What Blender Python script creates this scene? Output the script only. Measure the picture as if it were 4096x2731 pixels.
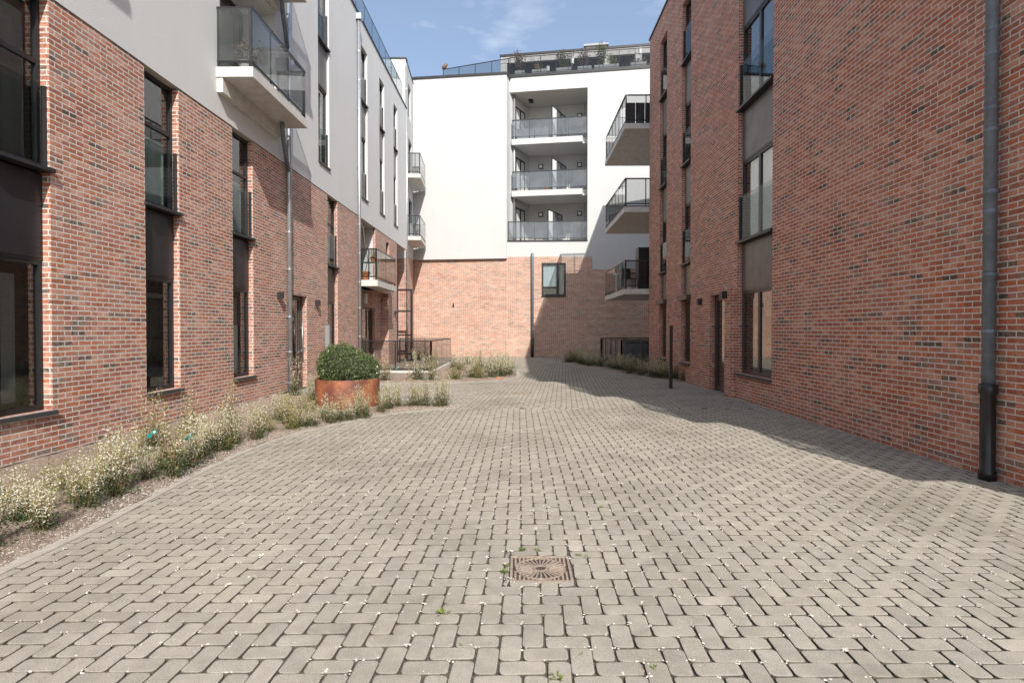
import bpy, bmesh, math, random
from mathutils import Vector, Matrix, noise
from math import sin, cos, pi, radians as R
random.seed(7)
for o in list(bpy.data.objects): bpy.data.objects.remove(o)
S = bpy.context.scene
COL = S.collection

# ------------------------------------------------------------------ camera
cam = bpy.data.cameras.new("camera")
cam.lens = 20.2; cam.sensor_width = 36; cam.clip_end = 600; cam.clip_start = .05
cam.shift_y = -16/4096
co = bpy.data.objects.new("camera", cam); COL.objects.link(co)
co.location = (0, 0, 1.55)
co.rotation_euler = (R(90-.775), 0, R(.67))
S.camera = co
# ------------------------------------------------------------------ sky, sun, exposure
SUN = Vector((.70, -2.31, 1.92)).normalized()
W = bpy.data.worlds.new("World"); S.world = W; W.use_nodes = True
nt = W.node_tree; nt.nodes.clear()
def nn(t, k, **kw):
    n = t.nodes.new(k)
    for a, b in kw.items(): setattr(n, a, b)
    return n
sky = nn(nt, 'ShaderNodeTexSky', sky_type='NISHITA', sun_disc=False)
sky.sun_elevation = R(38.5); sky.sun_rotation = R(163.1); sky.air_density = 1.0; sky.dust_density = 1.6; sky.ozone_density = 1.6
SKY_K = .135
tc = nn(nt, 'ShaderNodeTexCoord')
mp = nn(nt, 'ShaderNodeMapping'); mp.inputs['Scale'].default_value = (1.5, 2.4, 4.2); mp.inputs['Rotation'].default_value = (.15, .55, .35); mp.inputs['Location'].default_value = (2.30, .9, .35)
no = nn(nt, 'ShaderNodeTexNoise'); no.inputs['Scale'].default_value = 1.25; no.inputs['Detail'].default_value = 8; no.inputs['Roughness'].default_value = .52; no.inputs['Distortion'].default_value = .5
cr = nn(nt, 'ShaderNodeValToRGB'); cr.color_ramp.elements[0].position = .50; cr.color_ramp.elements[1].position = .68
cr.color_ramp.elements[0].color = (0, 0, 0, 1); cr.color_ramp.elements[1].color = (.9, .9, .9, 1)
mx = nn(nt, 'ShaderNodeMixRGB'); mx.inputs[2].default_value = (5.6, 5.9, 6.3, 1)
bg = nn(nt, 'ShaderNodeBackground'); bg.inputs[1].default_value = SKY_K
wo = nn(nt, 'ShaderNodeOutputWorld')
L = nt.links.new
L(tc.outputs['Generated'], mp.inputs[0]); L(mp.outputs[0], no.inputs['Vector']); L(no.outputs['Fac'], cr.inputs[0])
hz = nn(nt, 'ShaderNodeMixRGB'); hz.inputs[0].default_value = .2; hz.inputs[2].default_value = (3.6, 4.0, 4.6, 1); L(sky.outputs[0], hz.inputs[1])
L(cr.outputs[0], mx.inputs[0]); L(hz.outputs[0], mx.inputs[1]); L(mx.outputs[0], bg.inputs[0]); L(bg.outputs[0], wo.inputs[0])
sl = bpy.data.lights.new("sun", 'SUN'); sl.energy = 4.3; sl.angle = R(.53); sl.color = (1, .95, .88)
so = bpy.data.objects.new("sun", sl); COL.objects.link(so); so.location = (5, -15, 30)
so.rotation_euler = SUN.to_track_quat('Z', 'Y').to_euler()
S.view_settings.view_transform = 'Standard'; S.view_settings.look = 'None'; S.view_settings.gamma = 1
S.view_settings.exposure = .55
S.render.engine = 'CYCLES'
S.cycles.denoising_prefilter = 'ACCURATE'; S.cycles.max_bounces = 8; S.cycles.transparent_max_bounces = 24; S.cycles.caustics_reflective = False

# ------------------------------------------------------------------ materials
def mat(name):
    m = bpy.data.materials.new(name); m.use_nodes = True; t = m.node_tree
    p = t.nodes['Principled BSDF']; return m, t, p
def noise_n(t, scale, detail=5, rough=.55, coord='UV', vec=None):
    n = nn(t, 'ShaderNodeTexNoise'); n.inputs['Scale'].default_value = scale; n.inputs['Detail'].default_value = detail; n.inputs['Roughness'].default_value = rough
    if vec is None:
        c = nn(t, 'ShaderNodeTexCoord'); vec = c.outputs[coord]
    t.links.new(vec, n.inputs['Vector']); return n
def ramp(t, src, stops):
    r = nn(t, 'ShaderNodeValToRGB'); e = r.color_ramp.elements
    while len(e) < len(stops): e.new(.5)
    for k, (p, c) in enumerate(stops):
        e[k].position = p; e[k].color = (*c, 1) if len(c) == 3 else c
    t.links.new(src, r.inputs[0]); return r
def bump(t, p, h, s, d=.01):
    b = nn(t, 'ShaderNodeBump'); b.inputs['Strength'].default_value = s; b.inputs['Distance'].default_value = d
    t.links.new(h, b.inputs['Height']); t.links.new(b.outputs[0], p.inputs['Normal']); return b
def simple(name, c, rough=.5, metal=0, var=.12, scale=14, bmp=0, coord='Object'):
    m, t, p = mat(name)
    n = noise_n(t, scale, 6, .6, coord)
    a = tuple(max(0, v*(1-var)) for v in c); b = tuple(min(1, v*(1+var)) for v in c)
    r = ramp(t, n.outputs['Fac'], [(.3, a), (.7, b)])
    t.links.new(r.outputs[0], p.inputs['Base Color'])
    p.inputs['Roughness'].default_value = rough; p.inputs['Metallic'].default_value = metal
    if bmp: bump(t, p, n.outputs['Fac'], bmp, .004)
    return m
BW, BH = .222, .064
def brick(name, stops, mortar, mort=.0065, smear=.35):
    m, t, p = mat(name); l = t.links.new
    c = nn(t, 'ShaderNodeTexCoord')
    dn = noise_n(t, 34, 2, .5, vec=c.outputs['UV'])
    va = nn(t, 'ShaderNodeVectorMath', operation='SUBTRACT'); va.inputs[1].default_value = (.5, .5, .5); l(dn.outputs['Color'], va.inputs[0])
    vs = nn(t, 'ShaderNodeVectorMath', operation='SCALE'); vs.inputs['Scale'].default_value = .013; l(va.outputs[0], vs.inputs[0])
    ad = nn(t, 'ShaderNodeVectorMath', operation='ADD'); l(c.outputs['UV'], ad.inputs[0]); l(vs.outputs[0], ad.inputs[1])
    def bt(ms, smooth):
        b = nn(t, 'ShaderNodeTexBrick'); b.offset = .5; b.offset_frequency = 2; b.squash = 1
        b.inputs['Scale'].default_value = 1; b.inputs['Mortar Size'].default_value = ms; b.inputs['Mortar Smooth'].default_value = smooth
        b.inputs['Brick Width'].default_value = BW; b.inputs['Row Height'].default_value = BH; b.inputs['Bias'].default_value = 0
        b.inputs['Color1'].default_value = (0, 0, 0, 1); b.inputs['Color2'].default_value = (1, 1, 1, 1); b.inputs['Mortar'].default_value = (.5, .5, .5, 1)
        l(ad.outputs[0], b.inputs['Vector']); return b
    b = bt(mort, .2)
    sx = nn(t, 'ShaderNodeSeparateXYZ'); l(ad.outputs[0], sx.inputs[0])
    def mth(op, a, b_=None):
        q = nn(t, 'ShaderNodeMath', operation=op)
        for i_, v_ in enumerate((a, b_)):
            if v_ is None: continue
            if isinstance(v_, (int, float)): q.inputs[i_].default_value = v_
            else: l(v_, q.inputs[i_])
        return q.outputs[0]
    row = mth('FLOOR', mth('DIVIDE', sx.outputs[1], BH)); par = mth('MULTIPLY', mth('MODULO', row, 2), .5)
    colm = mth('FLOOR', mth('ADD', mth('DIVIDE', sx.outputs[0], BW), par))
    cx_ = nn(t, 'ShaderNodeCombineXYZ'); l(colm, cx_.inputs[0]); l(row, cx_.inputs[1])
    wn = nn(t, 'ShaderNodeTexWhiteNoise'); wn.noise_dimensions = '2D'; l(cx_.outputs[0], wn.inputs['Vector'])
    r = ramp(t, wn.outputs['Value'], stops); r.color_ramp.interpolation = 'CONSTANT'
    # inside-brick mottling and pale mortar film
    n1 = noise_n(t, 60, 6, .7, vec=c.outputs['UV'])
    mo = ramp(t, n1.outputs['Fac'], [(.34, (.50, .48, .48)), (.5, (1, 1, 1)), (.68, (1.45, 1.4, 1.35))])
    mu = nn(t, 'ShaderNodeMixRGB', blend_type='MULTIPLY'); mu.inputs[0].default_value = .85; l(r.outputs[0], mu.inputs[1]); l(mo.outputs[0], mu.inputs[2])
    n2 = noise_n(t, 26, 7, .75, vec=c.outputs['UV'])
    n3 = noise_n(t, .9, 3, .5, vec=c.outputs['UV'])
    fm = ramp(t, n2.outputs['Fac'], [(.44, (0, 0, 0)), (.72, (smear*1.6,)*3)])
    fm2 = nn(t, 'ShaderNodeMixRGB', blend_type='MULTIPLY'); fm2.inputs[0].default_value = 1
    big = ramp(t, n3.outputs['Fac'], [(.35, (.25,)*3), (.65, (1.5,)*3)])
    l(fm.outputs[0], fm2.inputs[1]); l(big.outputs[0], fm2.inputs[2])
    fl = nn(t, 'ShaderNodeMixRGB'); l(fm2.outputs[0], fl.inputs[0]); l(mu.outputs[0], fl.inputs[1]); fl.inputs[2].default_value = (mortar[0]*.95, mortar[1]*.8, mortar[2]*.75, 1)
    mn = noise_n(t, 90, 4, .6, vec=c.outputs['UV'])
    mr = ramp(t, mn.outputs['Fac'], [(.3, tuple(v*.72 for v in mortar)), (.7, tuple(min(1, v*1.15) for v in mortar))])
    mm = nn(t, 'ShaderNodeMixRGB'); l(b.outputs['Fac'], mm.inputs[0]); l(fl.outputs[0], mm.inputs[1]); l(mr.outputs[0], mm.inputs[2])
    l(mm.outputs[0], p.inputs['Base Color']); p.inputs['Roughness'].default_value = .9; p.inputs['Specular IOR Level'].default_value = .25
    h = nn(t, 'ShaderNodeMath', operation='MULTIPLY_ADD'); l(b.outputs['Fac'], h.inputs[0]); h.inputs[1].default_value = -1.0; l(n2.outputs['Fac'], h.inputs[2])
    bump(t, p, h.outputs[0], .8, .008)
    return m
pal = [(0, (.075, .066, .058)), (.022, (.12, .10, .085)), (.05, (.20, .155, .13)), (.09, (.30, .115, .065)), (.24, (.38, .145, .085)), (.34, (.27, .105, .075)), (.44, (.42, .20, .135)), (.56, (.34, .145, .105)), (.66, (.45, .235, .165)), (.76, (.40, .135, .065)), (.84, (.32, .165, .13)), (.92, (.47, .27, .20))]
pal = [(p_, (lambda q: (q[0]*1.08, q[1]*.97, q[2]*.92))(tuple(v*.96+.04*(c_[0]*.4+c_[1]*.6) for v in c_))) for p_, c_ in pal]
pal2 = [(p_, (c_[0]*1.1, c_[1]*.94, c_[2]*.86)) for p_, c_ in pal]
M = {}
M['brick'] = brick('red_brick_masonry', pal, (.64, .585, .53), mort=.0088, smear=.38)
M['brick_r'] = brick('dark_red_brick_masonry', pal2, (.66, .59, .52), mort=.0080, smear=.3)
M['brick_b'] = brick('pale_jointed_brick_masonry', pal, (.74, .67, .57), mort=.0105, smear=.35)
def plaster(name, c, sc=120):
    m, t, p = mat(name); l = t.links.new
    n1 = noise_n(t, sc, 4, .6); n2 = noise_n(t, .55, 5, .6); 
    cc = nn(t, 'ShaderNodeTexCoord'); mpp = nn(t, 'ShaderNodeMapping'); mpp.inputs['Scale'].default_value = (2.2, .35, 1); l(cc.outputs['UV'], mpp.inputs[0])
    n3 = noise_n(t, 1.0, 6, .6, vec=mpp.outputs[0])
    r1 = ramp(t, n2.outputs['Fac'], [(.3, tuple(v*.955 for v in c)), (.7, c)])
    r3 = ramp(t, n3.outputs['Fac'], [(.35, (.975, .972, .965)), (.6, (1, 1, 1))])
    mu = nn(t, 'ShaderNodeMixRGB', blend_type='MULTIPLY'); mu.inputs[0].default_value = .8; l(r1.outputs[0], mu.inputs[1]); l(r3.outputs[0], mu.inputs[2])
    rs = ramp(t, n1.outputs['Fac'], [(.3, (.90,)*3), (.7, (1.06,)*3)])
    m2 = nn(t, 'ShaderNodeMixRGB', blend_type='MULTIPLY'); m2.inputs[0].default_value = 1; l(mu.outputs[0], m2.inputs[1]); l(rs.outputs[0], m2.inputs[2])
    l(m2.outputs[0], p.inputs['Base Color']); p.inputs['Roughness'].default_value = .92; p.inputs['Specular IOR Level'].default_value = .2
    bump(t, p, n1.outputs['Fac'], .8, .008); return m
M['plaster'] = plaster('light_grey_render', (.665, .665, .66), 55)
M['white'] = plaster('white_render', (.555, .553, .548), 60)
M['soffit'] = plaster('pale_soffit', (.56, .54, .49), 40)
M['concrete'] = simple('balcony_concrete', (.56, .545, .51), .85, var=.16, scale=5, bmp=.3)
M['dark'] = simple('anthracite_metal', (.022, .023, .026), .42, .0, .15, 8)
M['louvre'] = simple('grey_brown_louvres', (.17, .15, .13), .5, .2, .1, 6)
M['black'] = simple('black_metal', (.016, .016, .018), .4, 0, .15, 8)
M['bronze'] = simple('bronze_frame', (.060, .045, .040), .4, 0, .1, 8)
M['panel'] = simple('charcoal_panel', (.019, .019, .022), .38, 0, .30, 3)
M['panel_r'] = simple('grey_metal_panel', (.13, .12, .112), .40, .3, .28, 2.2)
M['zinc'] = simple('zinc_pipe', (.46, .49, .52), .42, .75, .12, 9)
M['zincd'] = simple('weathered_zinc_pipe', (.17, .20, .24), .6, .35, .22, 9)
M['cast'] = simple('black_cast_iron', (.012, .012, .013), .35, 0, .4, 12, .3)
M['cloth_d'] = simple('dim_curtain', (.20, .20, .20), .9, 0, .1, 6)
M['sky_reflect'] = simple('painted_sky_reflection', (.50, .56, .66), .8, 0, .05)  # pale blue colour painting the sky reflection of the back window
M['frost'] = simple('frosted_screen', (.72, .74, .74), .6, 0, .04)
M['orange'] = simple('terracotta', (.60, .20, .08), .8, 0, .1)
M['offwhite'] = simple('white_plastic', (.75, .75, .73), .5, 0, .05)
M['greyplant'] = simple('grey_planter', (.36, .37, .38), .7, 0, .1)
M['stool'] = simple('dark_timber', (.16, .085, .045), .6, 0, .2)
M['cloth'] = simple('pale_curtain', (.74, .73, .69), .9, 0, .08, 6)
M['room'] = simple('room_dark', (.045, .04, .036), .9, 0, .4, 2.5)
M['teal'] = simple('green_plastic_label', (.015, .23, .18), .4, 0, .2)
M['stem'] = simple('twig_bark', (.20, .115, .055), .8, 0, .25)
M['timber'] = simple('weathered_timber', (.42, .40, .385), .8, 0, .25, 3)
def glass(name, tint, ior, rough=.0, spec=(1, 1, 1)):
    m = bpy.data.materials.new(name); m.use_nodes = True; t = m.node_tree; t.nodes.clear(); l = t.links.new
    f = nn(t, 'ShaderNodeFresnel'); f.inputs[0].default_value = ior
    g = nn(t, 'ShaderNodeBsdfGlossy'); g.inputs['Roughness'].default_value = rough; g.inputs[0].default_value = (*spec, 1)
    tr = nn(t, 'ShaderNodeBsdfTransparent'); tr.inputs[0].default_value = (*tint, 1)
    mxs = nn(t, 'ShaderNodeMixShader'); o = nn(t, 'ShaderNodeOutputMaterial')
    ge = nn(t, 'ShaderNodeNewGeometry'); fm_ = nn(t, 'ShaderNodeMath', operation='SUBTRACT'); fm_.use_clamp = True; l(f.outputs[0], fm_.inputs[0]); l(ge.outputs['Backfacing'], fm_.inputs[1])
    l(fm_.outputs[0], mxs.inputs[0]); l(tr.outputs[0], mxs.inputs[1]); l(g.outputs[0], mxs.inputs[2]); l(mxs.outputs[0], o.inputs[0])
    return m
M['pane'] = glass('window_glass', (.80, .84, .82), 1.75)
M['pane_r'] = glass('coated_window_glass', (.80, .82, .82), 2.7)
M['pane_low'] = glass('penthouse_glass', (.5, .52, .55), 1.3)
M['guard'] = glass('juliet_guard_glass', (.80, .83, .83), 1.16)
M['rail'] = glass('balustrade_glass', (.765, .78, .785), 1.45)
M['railgrey'] = glass('tinted_balustrade_glass', (.66, .71, .735), 1.6)
# dusty film for glass guards: slightly diffuse
def dusty(name, tint, f_):
    m = glass(name, tint, 1.5); t = m.node_tree; l = t.links.new
    o = [n for n in t.nodes if n.type == 'OUTPUT_MATERIAL'][0]; src = o.inputs[0].links[0].from_socket
    d = nn(t, 'ShaderNodeBsdfDiffuse'); d.inputs[0].default_value = (.52, .55, .57, 1)
    mm = nn(t, 'ShaderNodeMixShader')
    n = noise_n(t, 2.2, 5, .6, 'Object'); r = ramp(t, n.outputs['Fac'], [(.3, (f_*.6,)*3), (.7, (f_*1.3,)*3)])
    l(r.outputs[0], mm.inputs[0]); l(src, mm.inputs[1]); l(d.outputs[0], mm.inputs[2]); l(mm.outputs[0], o.inputs[0]); return m
M['dusty'] = dusty('dusty_balustrade_glass', (.78, .795, .80), .045)
M['dusty2'] = dusty('milky_balustrade_glass', (.70, .725, .745), .11)
def corten():
    m, t, p = mat('corten_steel'); l = t.links.new
    n = noise_n(t, 3.2, 8, .65, 'Object'); n2 = noise_n(t, 40, 4, .6, 'Object')
    r = ramp(t, n.outputs['Fac'], [(.32, (.085, .032, .022)), (.5, (.185, .062, .034)), (.66, (.34, .125, .056))])
    r2 = ramp(t, n2.outputs['Fac'], [(.3, (.8,)*3), (.7, (1.1,)*3)])
    mu = nn(t, 'ShaderNodeMixRGB', blend_type='MULTIPLY'); mu.inputs[0].default_value = .7; l(r.outputs[0], mu.inputs[1]); l(r2.outputs[0], mu.inputs[2])
    l(mu.outputs[0], p.inputs['Base Color']); p.inputs['Roughness'].default_value = .62; bump(t, p, n2.outputs['Fac'], .2, .003); return m
M['corten'] = corten()
def leafm(name, c1, c2, trans=.3, rough=.45, scale=9):
    m, t, p = mat(name); l = t.links.new
    g = nn(t, 'ShaderNodeNewGeometry')
    r = ramp(t, g.outputs['Random Per Island'], [(0, c1), (1, c2)])
    l(r.outputs[0], p.inputs['Base Color']); p.inputs['Roughness'].default_value = rough; p.inputs['Specular IOR Level'].default_value = .4
    tl = nn(t, 'ShaderNodeBsdfTranslucent'); l(r.outputs[0], tl.inputs[0])
    mm = nn(t, 'ShaderNodeMixShader'); mm.inputs[0].default_value = trans
    o = [n for n in t.nodes if n.type == 'OUTPUT_MATERIAL'][0]
    l(p.outputs[0], mm.inputs[1]); l(tl.outputs[0], mm.inputs[2]); l(mm.outputs[0], o.inputs[0]); return m
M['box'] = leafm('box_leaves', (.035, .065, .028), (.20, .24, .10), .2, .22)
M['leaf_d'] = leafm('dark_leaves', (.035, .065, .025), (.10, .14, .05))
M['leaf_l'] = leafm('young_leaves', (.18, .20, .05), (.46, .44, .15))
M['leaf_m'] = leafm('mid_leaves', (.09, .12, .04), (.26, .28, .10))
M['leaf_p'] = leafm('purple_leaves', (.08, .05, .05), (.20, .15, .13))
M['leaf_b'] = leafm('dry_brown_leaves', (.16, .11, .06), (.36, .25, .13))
M['flower'] = leafm('white_petals', (.58, .55, .42), (.92, .90, .80), .3, .6)
def soil():
    m, t, p = mat('dry_soil'); l = t.links.new
    n = noise_n(t, 30, 8, .75, 'Object'); n2 = noise_n(t, 1.6, 4, .6, 'Object'); v = nn(t, 'ShaderNodeTexVoronoi'); v.inputs['Scale'].default_value = 42
    c = nn(t, 'ShaderNodeTexCoord'); l(c.outputs['Object'], v.inputs['Vector'])
    r = ramp(t, n.outputs['Fac'], [(.3, (.19, .135, .10)), (.5, (.35, .265, .205)), (.7, (.50, .40, .32))])
    r2 = ramp(t, v.outputs['Distance'], [(.0, (1.25,)*3), (.5, (.75,)*3)])
    r3 = ramp(t, n2.outputs['Fac'], [(.3, (.8,)*3), (.7, (1.15,)*3)])
    mu = nn(t, 'ShaderNodeMixRGB', blend_type='MULTIPLY'); mu.inputs[0].default_value = 1; l(r.outputs[0], mu.inputs[1]); l(r2.outputs[0], mu.inputs[2])
    mv = nn(t, 'ShaderNodeMixRGB', blend_type='MULTIPLY'); mv.inputs[0].default_value = 1; l(mu.outputs[0], mv.inputs[1]); l(r3.outputs[0], mv.inputs[2])
    l(mv.outputs[0], p.inputs['Base Color']); p.inputs['Roughness'].default_value = .95; bump(t, p, n.outputs['Fac'], 1, .03); return m
M['soil'] = soil()
def paver():
    m, t, p = mat('concrete_pavers'); l = t.links.new
    a = nn(t, 'ShaderNodeAttribute'); a.attribute_name = 'tint'
    n = noise_n(t, 160, 5, .7, 'Object'); n2 = noise_n(t, .7, 5, .6, 'Object'); n3 = noise_n(t, 9, 5, .6, 'Object')
    r = ramp(t, a.outputs['Fac'], [(0, (.280, .254, .212)), (.5, (.328, .298, .248)), (1, (.380, .345, .288))])
    r1 = ramp(t, n.outputs['Fac'], [(.30, (.58,)*3), (.5, (1,)*3), (.70, (1.30,)*3)])
    r2 = ramp(t, n2.outputs['Fac'], [(.3, (.78, .77, .74)), (.5, (1, 1, 1)), (.7, (1.12, 1.11, 1.08))])
    r3 = ramp(t, n3.outputs['Fac'], [(.3, (.84,)*3), (.7, (1.09,)*3)])
    x = r.outputs[0]
    for q in (r1, r2, r3):
        mu = nn(t, 'ShaderNodeMixRGB', blend_type='MULTIPLY'); mu.inputs[0].default_value = 1; l(x, mu.inputs[1]); l(q.outputs[0], mu.inputs[2]); x = mu.outputs[0]
    l(x, p.inputs['Base Color']); p.inputs['Roughness'].default_value = .88; p.inputs['Specular IOR Level'].default_value = .3; bump(t, p, n.outputs['Fac'], .5, .003); return m
M['paver'] = paver()
M['joint'] = simple('joint_sand', (.085, .072, .055), .95, 0, .5, 60, .5)
M['ground'] = simple('bare_ground', (.16, .135, .105), .95, 0, .2, 3)
M['pebble'] = simple('pale_grit', (.55, .51, .45), .8, 0, .2, 30)
M['kerb'] = simple('concrete_edging', (.36, .325, .28), .9, 0, .16, 12, .4)
M['weed'] = leafm('moss_weeds', (.10, .15, .03), (.24, .29, .08), .25)
M['stone'] = simple('blue_stone_sill', (.045, .047, .05), .55, 0, .25, 20)

# ------------------------------------------------------------------ object helpers
def tag(o, label=None, cat=None, group=None, kind=None):
    if label: o['label'] = label
    if cat: o['category'] = cat
    if group: o['group'] = group
    if kind: o['kind'] = kind
    return o
def thing(name, loc, label, cat, group=None, rz=0):
    o = bpy.data.objects.new(name, None); COL.objects.link(o); o.location = loc; o.rotation_euler = (0, 0, rz); o.empty_display_size = .2
    return tag(o, label, cat, group)
class Fr:
    """frame of a facade: u along, n outwards, z up"""
    def __init__(s, a, b, out):
        s.o = Vector((a[0], a[1], 0)); t = Vector((b[0]-a[0], b[1]-a[1], 0)); s.len = t.length; s.t = t.normalized()
        n = Vector((-s.t.y, s.t.x, 0)); s.n = n if n.dot(Vector((*out, 0))) > 0 else -n
    def p(s, u, n, z): return s.o+s.t*u+s.n*n+Vector((0, 0, z))
WORLD = Fr((0, 0), (1, 0), (0, 1))
class MB:
    def __init__(s, fr=WORLD): s.v = []; s.f = []; s.fr = fr
    def quad(s, pts):
        k = len(s.v); s.v += [s.fr.p(*q) for q in pts]; s.f.append(tuple(range(k, k+len(pts)))); return s
    def poly(s, vs, fs):
        k = len(s.v); s.v += [Vector(q) for q in vs]; s.f += [tuple(i+k for i in f) for f in fs]; return s
    def box(s, u0, u1, n0, n1, z0, z1):
        k = len(s.v)
        s.v += [s.fr.p(u, n, z) for z in (z0, z1) for n in (n0, n1) for u in (u0, u1)]
        s.f += [tuple(k+i for i in q) for q in ((0, 1, 3, 2), (4, 6, 7, 5), (0, 4, 5, 1), (2, 3, 7, 6), (0, 2, 6, 4), (1, 5, 7, 3))]; return s
    def prism(s, pts, z0, z1):
        n = len(pts); k = len(s.v)
        s.v += [s.fr.p(a, b, z0) for a, b in pts]+[s.fr.p(a, b, z1) for a, b in pts]
        s.f += [tuple(range(k, k+n)), tuple(range(k+2*n-1, k+n-1, -1))]+[(k+i, k+(i+1) % n, k+n+(i+1) % n, k+n+i) for i in range(n)]; return s
    def tube(s, path, r, seg=10, rads=None, cap=True):
        """path in frame coordinates"""
        P = [s.fr.p(*q) for q in path]; k = len(s.v); n = len(P); ref = None
        for i, q in enumerate(P):
            d = (P[min(i+1, n-1)]-P[max(i-1, 0)]).normalized()
            if ref is None: ref = Vector((0, 0, 1)) if abs(d.z) < .9 else Vector((1, 0, 0))
            x = d.cross(ref); x.normalize(); y = d.cross(x).normalized()
            rr = rads[i] if rads else r
            s.v += [q+x*(rr*cos(2*pi*j/seg))+y*(rr*sin(2*pi*j/seg)) for j in range(seg)]
        for i in range(n-1):
            for j in range(seg):
                a = k+i*seg+j; b = k+i*seg+(j+1) % seg; s.f.append((a, b, b+seg, a+seg))
        if cap: s.f += [tuple(range(k, k+seg)), tuple(range(k+(n-1)*seg+seg-1, k+(n-1)*seg-1, -1))]
        return s
    def build(s, name, m, parent=None, smooth=False, recalc=True, local=False, uv=True):
        off = Vector((0, 0, 0))
        if parent is not None and not local:
            q = parent
            while q: off += q.location; q = q.parent
        me = bpy.data.meshes.new(name); me.from_pydata([tuple(q-off) for q in s.v], [], s.f)
        if recalc:
            bm = bmesh.new(); bm.from_mesh(me); bmesh.ops.recalc_face_normals(bm, faces=bm.faces); bm.to_mesh(me); bm.free()
        me.materials.append(m)
        if uv: uvmap(me, off)
        if smooth: me.polygons.foreach_set('use_smooth', [True]*len(me.polygons))
        o = bpy.data.objects.new(name, me); COL.objects.link(o)
        if parent is not None: o.parent = parent
        return o
def uvmap(me, off):
    l = me.uv_layers.new(name='UVMap'); d = l.data
    for f in me.polygons:
        n = f.normal
        if abs(n.z) > .75: t = Vector((1, 0, 0)); w = Vector((0, 1, 0))
        else:
            t = Vector((n.y, -n.x, 0)).normalized()
            if (abs(t.x) > abs(t.y) and t.x < 0) or (abs(t.y) >= abs(t.x) and t.y < 0): t = -t
            w = Vector((0, 0, 1))
        for li in f.loop_indices:
            q = me.vertices[me.loops[li].vertex_index].co+off
            d[li].uv = (q.dot(t)+20.0, q.dot(w)+6.4)
def copytree(o, parent=None, loc=None, rz=None, sc=None, label=None):
    c = o.copy(); COL.objects.link(c)
    if parent is not None: c.parent = parent
    if loc is not None: c.location = loc
    if rz is not None: c.rotation_euler = (0, 0, rz)
    if sc is not None: c.scale = sc
    if label: c['label'] = label
    for ch in list(o.children): copytree(ch, c)
    return c
def wall(mb, u0, u1, z0, z1, ops, depth, n=0.0):
    """front sheet with openings + reveals"""
    us = sorted({u0, u1, *[v for o in ops for v in o[:2]]}); zs = sorted({z0, z1, *[v for o in ops for v in o[2:4]]})
    us = [u for u in us if u0 <= u <= u1]; zs = [z for z in zs if z0 <= z <= z1]
    for i in range(len(us)-1):
        for j in range(len(zs)-1):
            cu = (us[i]+us[i+1])/2; cz = (zs[j]+zs[j+1])/2
            if any(o[0] < cu < o[1] and o[2] < cz < o[3] for o in ops): continue
            mb.quad([(us[i], n, zs[j]), (us[i+1], n, zs[j]), (us[i+1], n, zs[j+1]), (us[i], n, zs[j+1])])
    for o in ops:
        a, b, c, d = o[:4]; dp = o[4] if len(o) > 4 else depth
        mb.quad([(a, n, c), (a, n-dp, c), (a, n-dp, d), (a, n, d)])
        mb.quad([(b, n, c), (b, n-dp, c), (b, n-dp, d), (b, n, d)])
        if c > z0: mb.quad([(a, n, c), (b, n, c), (b, n-dp, c), (a, n-dp, c)])
        if d <= z1 and not (len(o) > 5 and o[5] == 'notop'): mb.quad([(a, n, d), (b, n, d), (b, n-dp, d), (a, n-dp, d)])
def window(bld, fr, u0, u1, z0, z1, n=-.11, bars=(), hbars=(), frame='dark', pane='pane', back='room', sill=None, guard=0, fw=.055, name='window', curtain=None, guardn=-.05, cloth='cloth'):
    """window > pane, interior, curtain, sill, guard"""
    mb = MB(fr); d0, d1 = n-.06, n
    mb.box(u0, u0+fw, d0, d1, z0, z1); mb.box(u1-fw, u1, d0, d1, z0, z1); mb.box(u0+fw, u1-fw, d0, d1-.002, z0, z0+fw*1.2); mb.box(u0+fw, u1-fw, d0, d1-.002, z1-fw, z1)
    for b in bars: mb.box(b-fw*.8, b+fw*.8, d0+.004, d1-.006, z0+fw*1.2, z1-fw)
    for h in hbars: mb.box(u0+fw, u1-fw, d0+.006, d1-.008, h-fw*.5, h+fw*.5)
    w = mb.build(name, M[frame], bld)
    MB(fr).box(u0+fw*.5, u1-fw*.5, n-.042, n-.034, z0+fw*.6, z1-fw*.5).build('pane', M[pane], w)
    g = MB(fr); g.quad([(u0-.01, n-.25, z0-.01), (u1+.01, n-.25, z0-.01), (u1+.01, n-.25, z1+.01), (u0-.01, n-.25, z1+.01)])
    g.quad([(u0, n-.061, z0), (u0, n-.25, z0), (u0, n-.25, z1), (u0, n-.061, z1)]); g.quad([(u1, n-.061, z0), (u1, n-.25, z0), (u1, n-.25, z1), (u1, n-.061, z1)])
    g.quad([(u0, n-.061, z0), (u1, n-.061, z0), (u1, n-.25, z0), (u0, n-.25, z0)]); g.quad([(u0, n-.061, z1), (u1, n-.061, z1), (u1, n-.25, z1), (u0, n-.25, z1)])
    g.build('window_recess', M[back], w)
    if curtain:
        a, b, c, d = curtain; cm = MB(fr); k = max(3, int((b-a)/.05)); prev = None
        for i in range(k+1):
            u = a+(b-a)*i/k; nn_ = n-.12+.005*sin(i*1.3)
            if prev: cm.quad([(prev[0], prev[1], c), (u, nn_, c), (u, nn_, d), (prev[0], prev[1], d)])
            prev = (u, nn_)
        cm.build('curtain', M[cloth], w, smooth=True)
    if sill:
        MB(fr).box(u0-.02, u1+.03, n-.02, .05, z0-.05, z0-.004).build('sill', M[sill], w)
    if guard:
        MB(fr).box(u0+.03, u1-.03, guardn-.016, guardn-.004, z0+.05, z0+guard).build('glass_guard', M['guard'], w)
        for u in (u0+.002, u1-.034): MB(fr).box(u, u+.032, guardn-.03, guardn+.02, z0+.02, z0+guard).build('guard_post', M['dark'], w)
    return w
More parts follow.
